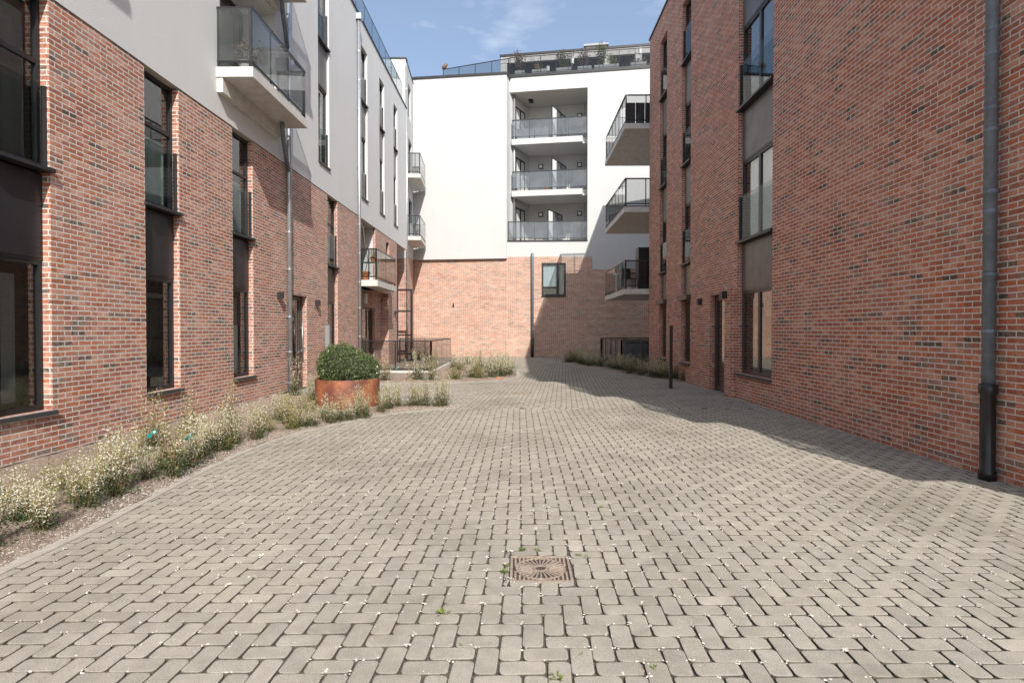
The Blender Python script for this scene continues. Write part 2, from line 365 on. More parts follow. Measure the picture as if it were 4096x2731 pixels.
def panel(bld, fr, u0, u1, z0, z1, n=-.10, m='panel', name='spandrel_panel'):
    mb = MB(fr); mb.box(u0, u1, n-.04, n, z0, z1); mb.box(u0+.03, u1-.03, n, n+.008, z0+.03, z1-.03)
    return mb.build(name, M[m], bld)
def pipe(bld, fr, path, r, joints=(), m='zinc', name='downpipe'):
    o = MB(fr).tube(path, r, 12).build(name, M[m], bld, smooth=True)
    for z in joints:
        c = MB(fr); u, n = path[-1][0], path[-1][1]
        c.tube([(u, n, z), (u, n, z+.035)], r*1.07, 12)
        c.box(u-.012, u+.012, -.0, n, z+.005, z+.03)
        c.build('pipe_bracket', M[m], o)
    return o
def balcony(bld, fr, u0, u1, n0, n1, zt, th=.19, rail=1.1, glassm='dusty', posts_near=2, side=('near', 'front', 'far'), postw=.045, inset=.03, gap=.14, slabm='concrete', front_posts=3, name='balcony'):
    s = MB(fr).box(u0, u1, n0, n1, zt-th, zt); b = s.build(name, M[slabm], bld)
    f = MB(fr); a0, a1, b1 = u0+inset, u1-inset, n1-inset; zr = zt+rail
    f.box(a0, a1, b1-.055, b1+.004, zr-.05, zr); f.box(a0, a1, b1-.032, b1-.012, zt+gap-.04, zt+gap)
    for k in range(front_posts+1):
        pw = .06 if k in (0, front_posts) else .04; u = a0+(a1-a0-pw)*k/front_posts; f.box(u, u+pw, b1-.053, b1-.034, zt, zr-.05)
    for uu, tg in ((a0, 'near'), (a1-.03, 'far')):
        if tg not in side: continue
        f.box(uu, uu+.03, n0+.01, b1-.055, zr-.049, zr-.001); f.box(uu+.006, uu+.026, n0+.01, b1-.055, zt+gap-.04, zt+gap)
        for k in range(posts_near+1):
            nn_ = n0+.02+(b1-.06-n0-.02)*k/max(1, posts_near); f.box(uu+.004, uu+.03, nn_, nn_+(postw*.75 if k < posts_near else .055), zt, zr-.049)
    f.build('railing', M['black'], b)
    MB(fr).box(a0+.03, a1-.03, b1-.010, b1+.002, zt+gap-.02, zr-.04).build('glass_panel', M[glassm], b)
    for uu, tg in ((a0-.006, 'near'), (a1+.0, 'far')):
        if tg in side: MB(fr).box(uu, uu+.010, n0+.03, b1-.012, zt+gap-.02, zr-.04).build('glass_panel', M[glassm], b)
    return b
def lamp(bld, fr, u, z, s=.13, m='dark'):
    l = MB(fr).box(u-s/2, u+s/2, .0, .11, z, z+s*1.15).build('wall_lamp', M[m], bld)
    return l

# ------------------------------------------------------------------ LEFT BUILDING
LB = thing('apartment_building', (-5.65, 0, 0), 'long apartment building on the left, sunlit red brick below and smooth grey render above', 'building')
FL = Fr((-5.65, 0), (-5.65, 1), (1, 0)); ZB = 5.55
bays = [(3.34, 4.23), (6.0, 6.89), (8.65, 9.53), (11.31, 12.19), (16.96, 17.9)]
ops = [(a, b, .58, ZB, .30, 'notop') for a, b in bays]+[(14.0, 15.27, 0, 2.43, .30), (20.5, 24.9, 0, 3.1, .32), (20.5, 22.65, 3.1, ZB, 1.2, 'notop'), (24.45, 25.05, 3.6, ZB-.25, .3)]
mb = MB(FL); wall(mb, 0, 26.6, 0, ZB, ops, .3)
# recessed ground floor wall behind the balcony
wall(mb, 20.5, 24.9, 0, 3.1, [(21.4, 23.75, 0, 2.43, .25)], .25, n=-.32)
mb.quad([(26.6, 0, 0), (26.6, -2.5, 0), (26.6, -2.5, ZB), (26.6, 0, ZB)])
mb.box(0, 26.59, -6, -1.6, 0, ZB); mb.box(0, 20.4, -1.6, -.62, 0, ZB)
mb.box(-.02, 0, -6, 0, 0, ZB)
mb.build('brick_wall', M['brick'], LB, recalc=False)
# rear brick front below the overhang
pl = MB(FL)
pbays = [(16.18, 17.12), (20.6, 21.45), (23.3, 24.15), (25.94, 26.74)]
ZT = 12.62
pops = [(a, b, 6.33, 11.76, .3) for a, b in pbays]+[(10.85, 13.35, 6.42, 8.85, .9), (10.85, 13.35, 9.33, 11.7, .9), (3.5, 6.0, 8.05, 10.4, .9)]
wall(pl, 0, 28.9, ZB, ZT, pops, .3, n=.012)
pl.quad([(28.9, .012, ZB), (28.9, -6, ZB), (28.9, -6, ZT), (28.9, .012, ZT)])
pl.quad([(0, .012, ZB), (0, -6, ZB), (0, -6, ZT), (0, .012, ZT)])
pl.box(0, 28.89, -6, -.95, ZB+.02, ZT-.02); 
pl.build('rendered_wall', M['plaster'], LB, recalc=False)
MB(FL).box(0, 28.9, -6, -.3, ZB-.012, ZB+.008).build('soffit', M['soffit'], LB)
for a, b in bays+[(20.5, 22.65), (26.6, 28.9)]: MB(FL).quad([(a, .012, ZB), (b, .012, ZB), (b, -.3, ZB), (a, -.3, ZB)]).build('soffit', M['soffit'], LB)
pl = MB(FL)   # loggia lining
pl.quad([(22.64, -.1, 3.36), (22.64, -1.2, 3.36), (22.64, -1.2, ZB-.015), (22.64, -.1, ZB-.015)]); pl.quad([(20.5, -1.19, 3.36), (22.64, -1.19, 3.36), (22.64, -1.19, ZB-.015), (20.5, -1.19, ZB-.015)])
pl.build('loggia_wall', M['white'], LB)
MB(FL).box(0, 28.95, -.35, .05, ZT, ZT+.05).build('parapet_cap', M['dark'], LB)
MB(FL).box(0, 26.6, .0, .010, -.0, .05).build('dark_base_strip', M['joint'], LB)  # thin dark strip along the wall foot, in the joint colour
for i, (a, b) in enumerate(bays):
    window(LB, FL, a, b, .58, 2.38, sill='stone', frame='black', curtain=(a+.45, b-.25, .7, 2.2) if i in (1, 3) else None, cloth='cloth_d')
    panel(LB, FL, a, b, 2.38, 3.42)
    window(LB, FL, a, b, 3.49, ZB-.02, sill='dark', frame='black', guard=.98, hbars=(4.75,), curtain=(a+.06, b-.06, 3.55, 4.6) if i in (2, 3, 4) else (a+.3, b-.1, 3.55, 5.3), cloth='cloth' if i > 1 else 'cloth_d')
for i, (a, b) in enumerate(pbays):
    c = (a+.05, b-.05, 6.4, 8.4)
    window(LB, FL, a, b, 6.33, 8.55, sill='dark', guard=1.0, curtain=c if i != 1 else (a+.05, b-.3, 6.4, 8.4), n=-.09)
    panel(LB, FL, a, b, 8.55, 9.78, n=-.06, m='panel_r')
    window(LB, FL, a, b, 9.83, 11.74, sill='dark', guard=1.0, curtain=(a+.05, b-.4, 9.9, 11.6), n=-.09)
window(LB, FL, 24.45, 25.05, 3.62, ZB-.27, frame='black', n=-.1)
window(LB, FL, 25.2-.6, 24.95, .7, 2.4, frame='black', n=-.18) if False else None
# entrance door
d = MB(FL); fr = FL
d.box(14.0, 14.06, -.2, -.12, 0, 2.42); d.box(15.19, 15.26, -.2, -.12, 0, 2.42); d.box(14.06, 15.19, -.2, -.122, 2.32, 2.42); d.box(14.06, 15.19, -.2, -.122, .02, .12); d.box(15.05, 15.10, -.19, -.128, .12, 2.32)
door = d.build('entrance_door', M['bronze'], LB)
MB(FL).box(14.05, 15.2, -.165, -.155, .1, 2.34).build('pane', M['pane'], door)
MB(FL).box(14.0, 15.27, -.45, -.42, 0, 2.43).build('door_recess', M['room'], door)
h = MB(FL); h.tube([(15.08, -.05, .85), (15.08, -.05, 1.75)], .014, 8)
for z in (1.0, 1.6): h.tube([(15.08, -.13, z), (15.08, -.04, z)], .01, 6)
h.build('door_handle', M['zinc'], door, smooth=True)
def text(body, size, fr, u, n, z, m, parent, name='lettering'):
    cu = bpy.data.curves.new(name, 'FONT'); cu.body = body; cu.size = size; cu.align_x = 'CENTER'; cu.extrude = .002
    tmp = bpy.data.objects.new('t', cu); COL.objects.link(tmp)
    dg = bpy.context.evaluated_depsgraph_get(); me = bpy.data.meshes.new_from_object(tmp.evaluated_get(dg)); bpy.data.objects.remove(tmp)
    x = fr.t if fr.t.cross(Vector((0, 0, 1))).dot(fr.n) > 0 else -fr.t
    y = Vector((0, 0, 1)); zz = x.cross(y)
    mt = Matrix((x, y, zz)).transposed().to_4x4(); off = Vector((0, 0, 0)); q = parent
    while q: off += q.location; q = q.parent
    mt.translation = fr.p(u, n, z)-off
    me.transform(mt); me.materials.clear(); me.materials.append(m)
    o = bpy.data.objects.new(name, me); COL.objects.link(o); o.parent = parent; return o
text('Y', .16, FL, 14.62, -.150, 1.98, M['offwhite'], door, 'emblem')
text('DE', .12, FL, 14.72, -.150, 1.78, M['offwhite'], door)
text('41', .12, FL, 14.66, -.150, 1.62, M['offwhite'], door)
# recessed sliding door below balcony
window(LB, FL, 21.4, 23.75, .02, 2.41, n=-.42, bars=(22.2, 22.95), frame='bronze', name='sliding_door')
window(LB, FL, 24.18, 24.45, .6, 2.2, n=-.325, frame='black', fw=.03) if False else None
MB(FL).box(22.1, 22.25, -.32, -.22, 2.55, 2.95).build('vent_box', M['offwhite'], LB)
for u, z in ((13.45, 2.28), (15.95, 2.22), (26.1, 2.25)): lamp(LB, FL, u, z)
# balconies with loggia doors
for z0, z1 in ((6.42, 8.85), (9.33, 11.7)):
    window(LB, FL, 10.9, 13.3, z0+.02, z1-.02, n=-.72, bars=(12.1,), name='balcony_door', curtain=(11.0, 12.0, z0+.1, z1-.2))
window(LB, FL, 3.55, 5.95, 8.07, 10.38, n=-.72, bars=(4.7,), name='balcony_door')
balcony(LB, FL, 10.7, 13.46, .0, .705, 6.44, .185, 1.13, posts_near=1)
balcony(LB, FL, 10.7, 13.46, .0, .705, 9.36, .185, 1.13, posts_near=1)
balcony(LB, FL, 3.3, 6.02, .0, .72, 8.20, .185, 1.1, posts_near=1)
MB(FL).box(10.72, 13.3, .013, .13, 5.98, 6.25).build('edge_beam', M['concrete'], LB)
MB(FL).box(10.72, 13.3, .013, .13, 8.9, 9.17).build('edge_beam', M['concrete'], LB)
# recessed balcony at the far end
balcony(LB, FL, 20.65, 23.85, -.3, .57, 3.34, .22, 1.14, glassm='rail', posts_near=3, front_posts=4)
jn = [.25, 1.0, 1.85, 3.0, 3.9, 4.8]
pipe(LB, FL, [(13.9, .09, 12.3), (13.9, .09, 0.0)], .055, jn+[6.8, 7.8, 8.8, 9.8, 10.8, 11.8])
for zz in (6.26, 9.18):
    pipe(LB, FL, [(13.05, .28, zz), (13.05, .28, zz-.12), (13.2, .24, zz-.35), (13.8, .11, zz-.88)], .05, name='branch_pipe', m='zincd')
pipe(LB, FL, [(20.05, .09, 12.45), (20.05, .09, .0)], .055, [.3, 1.3, 2.3, 3.2, 4.2, 5.2, 6.2, 7.2, 8.2, 9.2, 10.2, 11.2])
MB(FL).box(19.95, 20.15, .0, .2, 12.3, 12.5).build('rain_hopper', M['zinc'], LB)
# roof terrace balustrade
rb = MB(FL); rb.box(14.5, 27.8, -.02, .0, 13.42, 13.47)
for k in range(13): rb.box(14.5+k*1.108, 14.53+k*1.108, -.02, .0, 12.67, 13.42)
rt = rb.build('roof_railing', M['dark'], LB)
MB(FL).box(14.5, 27.8, .002, .012, 12.72, 13.41).build('glass_panel', M['railgrey'], rt)
# rear wing
FR_ = Fr((-5.9, 30.0), (-6.08, 33.2), (1, 0)); FF = Fr((-9.5, 30.0), (-5.9, 30.0), (0, -1))
rw = MB(FR_); wall(rw, 0, 3.2, 0, 5.5, [], .2); rw.fr = FF; wall(rw, 0, 3.6, 0, 5.25, [], .2)
rw.build('rear_brick_wall', M['brick'], LB, recalc=False)
rw = MB(FR_); wall(rw, 0, 3.1, 5.5, 15.6, [(1.0, 2.4, 6.5, 8.7), (1.0, 2.4, 9.75, 11.9), (.9, 2.0, 13.0, 14.8)], .2, n=.02); rw.fr = FF; wall(rw, 0, 3.62, 5.25, 15.6, [], .2, n=.02)
rw.fr = WORLD; rw.box(-9.5, -6.4, 30.3, 33.5, 0, 15.55)
rw.build('rear_rendered_wall', M['white'], LB, recalc=False)
MB(FR_).box(-.05, 3.1, -.3, .05, 15.6, 15.68).build('parapet_cap', M['dark'], LB); MB(FF).box(0, 3.66, -.3, .05, 15.602, 15.682).build('parapet_cap', M['dark'], LB)
for z0, z1, a, b in ((6.5, 8.7, 1.0, 2.4), (9.75, 11.9, 1.0, 2.4), (13.0, 14.8, .9, 2.0)): window(LB, FR_, a, b, z0, z1, n=-.08, bars=((a+b)/2,), curtain=(a+.1, b-.3, z0+.1, z1-.1))
for z in (6.43, 9.68): balcony(LB, FR_, .0, 2.68, .02, .78, z, .2, 1.1, posts_near=3)
pipe(LB, FR_, [(-.12, .08, 15.3), (-.12, .08, 0)], .05, [1, 2, 3, 4, 5, 8, 11, 14])

# ------------------------------------------------------------------ BACK BUILDING
BB = thing('apartment_building', (0, 33, 0), 'white rendered apartment block closing the courtyard above a red brick ground storey', 'building')
GL = Fr((-6.3, 33.25), (-.65, 32.55), (0, -1)); GR = Fr((-.65, 32.55), (3.87, 32.42), (0, -1)); GX = Fr((3.87, 32.42), (10, 31.5), (0, -1))
UL = Fr((-6.2, 33.03), (-.68, 32.38), (0, -1)); UR = Fr((-.53, 33.1), (10.5, 31.47), (0, -1))
b = MB(GL); wall(b, 0, GL.len, 0, 5.7, [], .2); b.fr = GR; wall(b, 0, GR.len, 0, 5.66, [(1.94, 3.31, 3.44, 5.31)], .2); b.fr = GX; wall(b, 0, .26, 0, 5.66, [], .2); wall(b, .26, GX.len, 0, 4.94, [], .2)
b.build('brick_wall', M['brick_b'], BB, recalc=False)
w_ = MB(UL); wall(w_, 0, UL.len, 5.56, 15.85, [], .2)
w_.quad([(0, 0, 5.56), (UL.len, 0, 5.56), (UL.len, -.6, 5.56), (0, -.6, 5.56)])
A = UL.p(UL.len, 0, 0); B_ = UR.p(0, 0, 0); w_.fr = WORLD
w_.quad([(A.x, A.y, 5.56), (B_.x, B_.y, 5.56), (B_.x, B_.y, 15.85), (A.x, A.y, 15.85)])
w_.fr = UR; LG = 4.44
# upper right wall with the loggia stack
for (u0, u1, za, zb) in ((LG, 4.70, 5.66, 15.95), (4.70, 11.1, 4.90, 15.95), (0, LG, 15.12, 15.95)):
    w_.quad([(u0, 0, za), (u1, 0, za), (u1, 0, zb), (u0, 0, zb)])
w_.quad([(LG, 0, 6.58), (LG, -2.4, 6.58), (LG, -2.4, 15.12), (LG, 0, 15.12)])
w_.quad([(0, 0, 6.58), (.78, -2.4, 6.58), (.78, -2.4, 15.12), (0, 0, 15.12)])
w_.quad([(.78, -2.4, 6.58), (LG, -2.4, 6.58), (LG, -2.4, 15.12), (.78, -2.4, 15.12)])
w_.fr = GR; w_.quad([(-.02, 0, 5.66), (GR.len, 0, 5.66), (GR.len, 0, 6.52), (-.02, 0, 6.52)])
w_.quad([(-.02, -.02, 5.66), (-.02, -.8, 5.66), (-.02, -.8, 6.52), (-.02, -.02, 6.52)])
w_.build('rendered_wall', M['white'], BB, recalc=False)
fl_ = MB(GR); fl_.prism([(-.05, -.05), (GR.len, -.05), (GR.len+.3, -2.6), (.3, -3.2)], 6.48, 6.56); fl_.build('terrace_floor', M['concrete'], BB)
MB(UR).quad([(-.0, 0, 15.12), (LG, 0, 15.12), (LG, -2.4, 15.12), (.78, -2.4, 15.12)]).build('soffit', M['soffit'], BB)
MB(UL).box(0, UL.len, -.35, .06, 15.85, 15.97).build('parapet_cap', M['dark'], BB); MB(UR).box(-.05, 11.1, -.35, .05, 15.95, 16.12).build('parapet_cap', M['dark'], BB); MB(GR).box(-.03, GR.len, -.12, .04, 6.52, 6.60).build('parapet_cap', M['dark'], BB)
c_ = MB(WORLD); c_.prism([(A.x-.02, A.y-.07), (A.x+.07, A.y-.03), (B_.x+.07, B_.y-.06), (B_.x-.04, B_.y+.05)], 15.852, 15.965)
c_.build('parapet_cap', M['dark'], BB)
co_ = MB(WORLD); co_.prism([(-6.2, 33.6), (-.9, 33.2), (.9, 35.8), (3.9, 35.3), (4.2, 32.9), (11, 32.0), (11, 42), (-6.2, 42)], .0, 15.8); co_.build('roof_deck', M['greyplant'], BB)
# brick ground floor window
window(BB, GR, 1.94, 3.31, 3.44, 5.31, n=-.03, bars=(2.86,), fw=.10, curtain=(2.0, 2.8, 4.0, 5.2), pane='pane', frame='black', sill='dark', cloth='sky_reflect')  # the bluish curtain sheet stands in for sky reflected in the pane
MB(GR).box(2.0, 2.82, -.085, -.035, 3.86, 3.96).build('window_transom', M['black'], BB)
pipe(BB, GR, [(1.42, .02, 5.70), (1.42, .07, 5.83), (1.42, .10, 5.80), (1.42, .10, 5.6), (1.42, .10, 1.0)], .075, [1.6, 2.5, 3.4, 4.3, 5.2], m='zincd')
MB(GR).tube([(1.42, .10, 1.02), (1.42, .10, 0)], .085, 12).build('pipe_foot', M['cast'], BB, smooth=True)
MB(GL).box(2.55, 2.61, 0, .06, 2.85, 3.05).build('wall_hook', M['black'], BB)
SLT = Fr(tuple(UR.p(0, 0, 0))[:2], tuple(UR.p(.78, -2.4, 0))[:2], (1, 0))
for zf, rl in ((9.50, 1), (12.45, 1)):
    s = MB(UR); s.prism([(.12, .0), (4.16, .0), (4.16, -.35), (LG, -.35), (LG, -2.39), (.78, -2.39)], zf-.32, zf)
    sb = s.build('loggia_slab', M['white'], BB)
    r = MB(UR); r.box(.14, 4.42, -.05, 0, zf+1.04, zf+1.1); r.box(.14, 4.42, -.035, -.015, zf+.12, zf+.15)
    for u in (.16, 1.15, 2.3, 3.35, 4.38): r.box(u, u+.03, -.048, -.02, zf, zf+1.05)
    rr = r.build('railing', M['black'], sb); MB(UR).box(.18, 4.38, -.012, -.002, zf+.13, zf+1.04).build('glass_panel', M['dusty2'], sb)
r = MB(GR); r.box(.05, 4.5, -.06, -.02, 7.61, 7.66); r.box(.05, 4.5, -.05, -.03, 6.70, 6.74)
for k in range(7): r.box(.06+k*.735, .085+k*.735, -.055, -.03, 6.6, 7.62)
r.box(.055, .08, -.7, -.06, 7.62, 7.655)
rr = r.build('terrace_railing', M['black'], BB); MB(GR).box(.08, 4.48, -.022, -.012, 6.7, 7.61).build('glass_panel', M['dusty2'], rr)
for zf in (6.58, 9.5, 12.45):
    window(BB, SLT, .75, 2.0, zf+.02, zf+2.15, n=.03, bars=(1.4,), name='balcony_door', frame='black', cloth='cloth_d', curtain=(.8, 1.3, zf+.1, zf+2.0), fw=.08)
    u0 = 2.42 if zf > 7 else 2.2
    DF = Fr(tuple(UR.p(u0, -.12, 0))[:2], tuple(UR.p(u0+.68, -2.1, 0))[:2], (-1, 0)); dl = DF.len
    dv = MB(DF); dv.box(0, .06, -.02, .02, zf, zf+1.85); dv.box(dl-.06, dl, -.02, .02, zf, zf+1.85); dv.box(.06, dl-.06, -.02, .02, zf+1.80, zf+1.85)
    for q in (.66, 1.3): dv.box(q, q+.04, -.02, .02, zf, zf+1.8)
    dvo = dv.build('divider_screen', M['black'], BB)
    MB(DF).box(.06, .66, -.008, .008, zf+.08, zf+1.8).build('frosted_panel', M['frost'], dvo); MB(DF).box(.70, dl-.06, -.008, .008, zf+.08, zf+1.8).build('glass_panel', M['dusty2'], dvo)
    for u in ((1.55, 3.9) if zf < 12 else (3.9,)):
        lm = MB(UR); lm.box(u-.14, u+.14, -2.4, -2.33, zf+1.85, zf+2.13); q = lm.build('wall_lamp', M['black'], BB)
        MB(UR).box(u-.09, u+.09, -2.33, -2.32, zf+1.9, zf+2.08).build('lamp_diffuser', M['offwhite'], q)
MB(UR).box(.95, 1.2, -1.5, -1.1, 15.02, 15.115).build('ceiling_lamp', M['black'], BB)
pipe(BB, UR, [(.22, -.35, 15.1), (.22, -.35, 6.6)], .06, [], m='zinc')
# roof terrace
GRF = UR
r = MB(UR); zr = 17.15
r.box(0.0, 11.0, -.10, -.06, zr-.04, zr); r.box(0, 11, -.09, -.07, 16.2, 16.23)
for k in range(13): r.box(.0+k*.88, .03+k*.88, -.1, -.07, 16.12, zr-.04)
r.fr = WORLD; LRA = (-.5, 33.2); LRB = (-4.55, 34.6); FRL = Fr(LRB, LRA, (0, -1)); r.fr = FRL
r.box(0, FRL.len, -.04, 0, zr-.04, zr)
for k in range(5): r.box(k*FRL.len/4.1, .03+k*FRL.len/4.1, -.03, 0, 15.8, zr-.04)
rr = r.build('roof_railing', M['dark'], BB)
MB(UR).box(.02, 10.98, -.055, -.045, 16.2, zr-.05).build('glass_panel', M['rail'], rr); MB(FRL).box(.02, FRL.len-.02, .002, .01, 15.97, zr-.05).build('glass_panel', M['rail'], rr)
PH = Fr((-1.15, 36.9), (11, 35.1), (0, -1))
ph = MB(PH); ph.box(0, 12, -.3, 0, 18.50, 18.92)
for u in (0, 6.5, 8.4): ph.box(u, u+.4, -.3, -.01, 15.8, 18.50)
k = 0
while k*.11 < 12: ph.box(k*.11, k*.11+.09, 0, .02, 18.51, 18.9); k += 1
ph.build('penthouse_cladding', M['timber'], BB)
ph = MB(PH); ph.box(.02, 12, -5, -.31, 15.8, 18.9); ph.build('penthouse_wall', M['dark'], BB)
for u0, u1 in ((.4, 2.4), (2.4, 4.5), (4.5, 6.5), (6.9, 8.4), (8.8, 11)):
    window(BB, PH, u0, u1, 15.9, 18.49, n=-.05, name='penthouse_window', pane='pane_low', frame='black')
MB(PH).box(-.06, 12, -5, .06, 18.92, 19.06).build('penthouse_roof', M['dark'], BB)
ch = MB(PH); ch.box(5.3, 6.7, -2.6, -1.8, 19.06, 20.05); cb = ch.build('chimney', M['timber'], BB); MB(PH).box(5.2, 6.8, -2.7, -1.7, 20.05, 20.17).build('chimney_cap', M['greyplant'], cb)

# ------------------------------------------------------------------ RIGHT BUILDING
RB = thing('apartment_building', (4.93, 13, 0), 'shaded dark red brick apartment building with tall slot windows on the right', 'building')
FQ = Fr((4.93, 0), (4.93, 1), (-1, 0)); ZR = 12.4
R1 = (11.26, 13.03); R2 = (16.6, 17.5); R3 = (19.28, 20.2)
ops = [(*R1, .575, 11.3, .3), (*R2, .6, 11.3, .3), (*R3, .6, 11.5, .3), (13.52, 14.86, 0, 2.43, .3)]
b = MB(FQ); wall(b, 4.5, 21.8, 0, ZR, ops, .3)
b.quad([(4.5, 0, 0), (4.5, -2, 0), (4.5, -2, ZR), (4.5, 0, ZR)]); b.quad([(21.8, 0, 0), (21.8, -2, 0), (21.8, -2, ZR), (21.8, 0, ZR)])
b.box(4.52, 21.78, -8, -.62, 0, ZR-.02)
b.build('brick_wall', M['brick_r'], RB, recalc=False)
q = MB(FQ); q.box(13.12, 13.52, .0, .11, 0, 2.5); q.build('brick_pier', M['brick_r'], RB)
cp = MB(FQ); cp.box(4.45, 21.85, -.35, .04, ZR, ZR+.06); cp.build('parapet_cap', M['dark'], RB)
MB(FQ).box(21.85, 26.9, -8, -1.42, 0, 13.0).build('rear_rendered_wall', M['white'], RB)
# recessed balcony stack at the near end
e = MB(FQ); e.box(1.8, 4.48, -8, -1.9, 0, ZR); e.build('rear_rendered_wall', M['white'], RB)
for zf in (3.05, 6.1, 9.2, 12.4): balcony(RB, FQ, 2.5, 4.49, -1.9, -.17, zf, .2, 1.1, posts_near=3)
Z = [(.575, 2.40), (3.52, 5.28), (6.47, 8.26), (9.52, 11.28)]
P_ = [(2.40, 3.46), (5.28, 6.41), (8.26, 9.46)]
for k, (u0, u1) in enumerate((R1, R2, R3)):
    for j, (z0, z1) in enumerate(Z):
        if j == 3 and k == 2: z1 = 11.48
        if j == 0 and k > 0:
            lv = MB(FQ); z = z0
            while z < z1-.09: lv.quad([(u0+.02, -.15, z), (u1-.02, -.15, z), (u1-.02, -.09, z+.055), (u0+.02, -.09, z+.055)]); z += .06
            lv.box(u0, u1, -.28, -.2, z0, z1)
            sh = lv.build('louvred_shutter', M['louvre'], RB, recalc=False)
            MB(FQ).box(u0-.02, u1+.02, -.12, .06, z0-.06, z0-.002).build('sill', M['stone'], sh)
            MB(FQ).box(u0-.05, u1+.03, -.1, .13, z1+.02, z1+.16).build('shutter_box', M['bronze'], RB)
            continue
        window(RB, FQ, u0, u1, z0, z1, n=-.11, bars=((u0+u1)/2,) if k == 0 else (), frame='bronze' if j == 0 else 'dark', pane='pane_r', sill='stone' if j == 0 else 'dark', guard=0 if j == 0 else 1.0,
               curtain=(u0+.07, u1-.07, z0+.06, z1-.08) if (k == 0 and j == 1) else ((u0+.07, u0+.45, z0+.06, z1-.08) if j else None), fw=.06)  # full pale curtain on the wide bay stands in for the bright facade reflection
    for (z0, z1) in P_: panel(RB, FQ, u0, u1, z0, z1, n=-.10, m='panel_r')
d = MB(FQ); d.box(13.52, 13.60, -.2, -.12, 0, 2.42); d.box(14.72, 14.86, -.2, -.12, 0, 2.42); d.box(13.6, 14.72, -.2, -.122, 2.28, 2.42); d.box(13.6, 14.72, -.2, -.122, .02, .14)
door = d.build('entrance_door', M['bronze'], RB)
MB(FQ).box(13.58, 14.74, -.165, -.155, .1, 2.3).build('pane', M['pane_r'], door); MB(FQ).box(13.52, 14.86, -.45, -.42, 0, 2.43).build('door_recess', M['room'], door)
lamp(RB, FQ, 15.6, 2.22, .14, 'black'); MB(FQ).box(13.36, 13.52, .112, .23, 2.28, 2.44).build('wall_lamp', M['black'], RB)
# rear balconies
for zf, pn in ((3.10, 3), (6.21, 3), (9.36, 3)):
    balcony(RB, FQ, 21.92, 26.9, -1.42, .92, zf, .2, 1.1, glassm='rail', posts_near=3, front_posts=6)
# near downpipe
PU = 5.98
pipe(RB, FQ, [(PU, .085, 12.2), (PU, .085, .96)], .057, [1.52, 2.1, 2.75, 2.95, 3.58, 3.8, 4.35, 4.6, 5.3, 6.3, 7.3], m='zincd')
ft = MB(FQ); ft.tube([(PU, .085, 0), (PU, .085, .10), (PU, .085, .11), (PU, .085, .88), (PU, .085, .9), (PU, .085, .99)], .07, 14, rads=[.078, .078, .068, .068, .082, .082])
ft.build('pipe_foot', M['cast'], RB, smooth=True)

# ------------------------------------------------------------------ GROUND
g = MB(); g.quad([(-150, -150, -.07), (150, -150, -.07), (150, 150, -.07), (-150, 150, -.07)]); tag(g.build('ground', M['ground'], recalc=False), kind='structure')
g = MB(); g.quad([(-5.7, -2, -.014), (8, -2, -.014), (8, 33.2, -.014), (-5.7, 33.2, -.014)]); tag(g.build('paving_joint_bed', M['joint'], recalc=False), kind='structure')
def smooth_line(pts, n=8):
    out = []
    for i in range(len(pts)-1):
        p0 = pts[max(i-1, 0)]; p1 = pts[i]; p2 = pts[i+1]; p3 = pts[min(i+2, len(pts)-1)]
        for k in range(n):
            t = k/n
            out.append(tuple(.5*((2*p1[j])+(-p0[j]+p2[j])*t+(2*p0[j]-5*p1[j]+4*p2[j]-p3[j])*t*t+(-p0[j]+3*p1[j]-3*p2[j]+p3[j])*t**3) for j in (0, 1)))
    out.append(pts[-1]); return out
E1 = smooth_line([(-3.36, -1.0), (-3.34, 2.0), (-3.33, 4.2), (-3.40, 5.2), (-3.48, 6.4), (-3.46, 7.7), (-3.24, 8.8), (-2.66, 10.1), (-2.05, 10.85), (-1.28, 11.38)])+[(-1.22, 11.5)]+smooth_line([(-1.4, 11.62), (-2.4, 12.5), (-3.8, 13.4), (-5.65, 13.75)])
E1f = len(E1)
BED1 = E1+[(-5.65, -1)]
E2 = smooth_line([(-5.65, 16.55), (-3.9, 16.55), (-1.7, 16.9), (-.55, 17.6), (-.08, 18.7), (-.02, 20.0), (-.15, 22.0), (-.7, 24.2), (-1.8, 26.2), (-3.1, 27.2), (-3.3, 30.0), (-4.0, 32.9)])
BED2 = E2+[(-6.3, 33.2), (-6.3, 26.6), (-5.65, 26.6)]
E3 = smooth_line([(2.4, 28.2), (1.9, 27.2), (2.3, 25.4), (2.98, 23.6), (3.55, 20.9), (4.06, 18.9), (4.5, 17.3), (4.93, 16.25)])
BED3 = E3+[(4.93, 21.8), (6.6, 21.8), (6.6, 28.2)]
def inside(p, poly):
    x, y = p; c = False; j = len(poly)-1
    for i in range(len(poly)):
        xi, yi = poly[i]; xj, yj = poly[j]
        if (yi > y) != (yj > y) and x < (xj-xi)*(y-yi)/(yj-yi)+xi: c = not c
        j = i
    return c
def dist_edge(p, line):
    best = 9
    for i in range(len(line)-1):
        ax, ay = line[i]; bx, by = line[i+1]; dx, dy = bx-ax, by-ay; L2 = dx*dx+dy*dy or 1e-9
        t = max(0, min(1, ((p[0]-ax)*dx+(p[1]-ay)*dy)/L2)); best = min(best, math.hypot(p[0]-ax-t*dx, p[1]-ay-t*dy))
    return best
BEDS = [(BED1, E1), (BED2, E2), (BED3, E3)]
DR = [(-.055, .34, 3.53, 3.93), (-.11, .29, 13.85, 14.27), (-.1, .38, 24.6, 25.05)]
SEAM = 11.36
verts = []; faces = []; tint = []; corners = []
wq = .1115; J = .0036
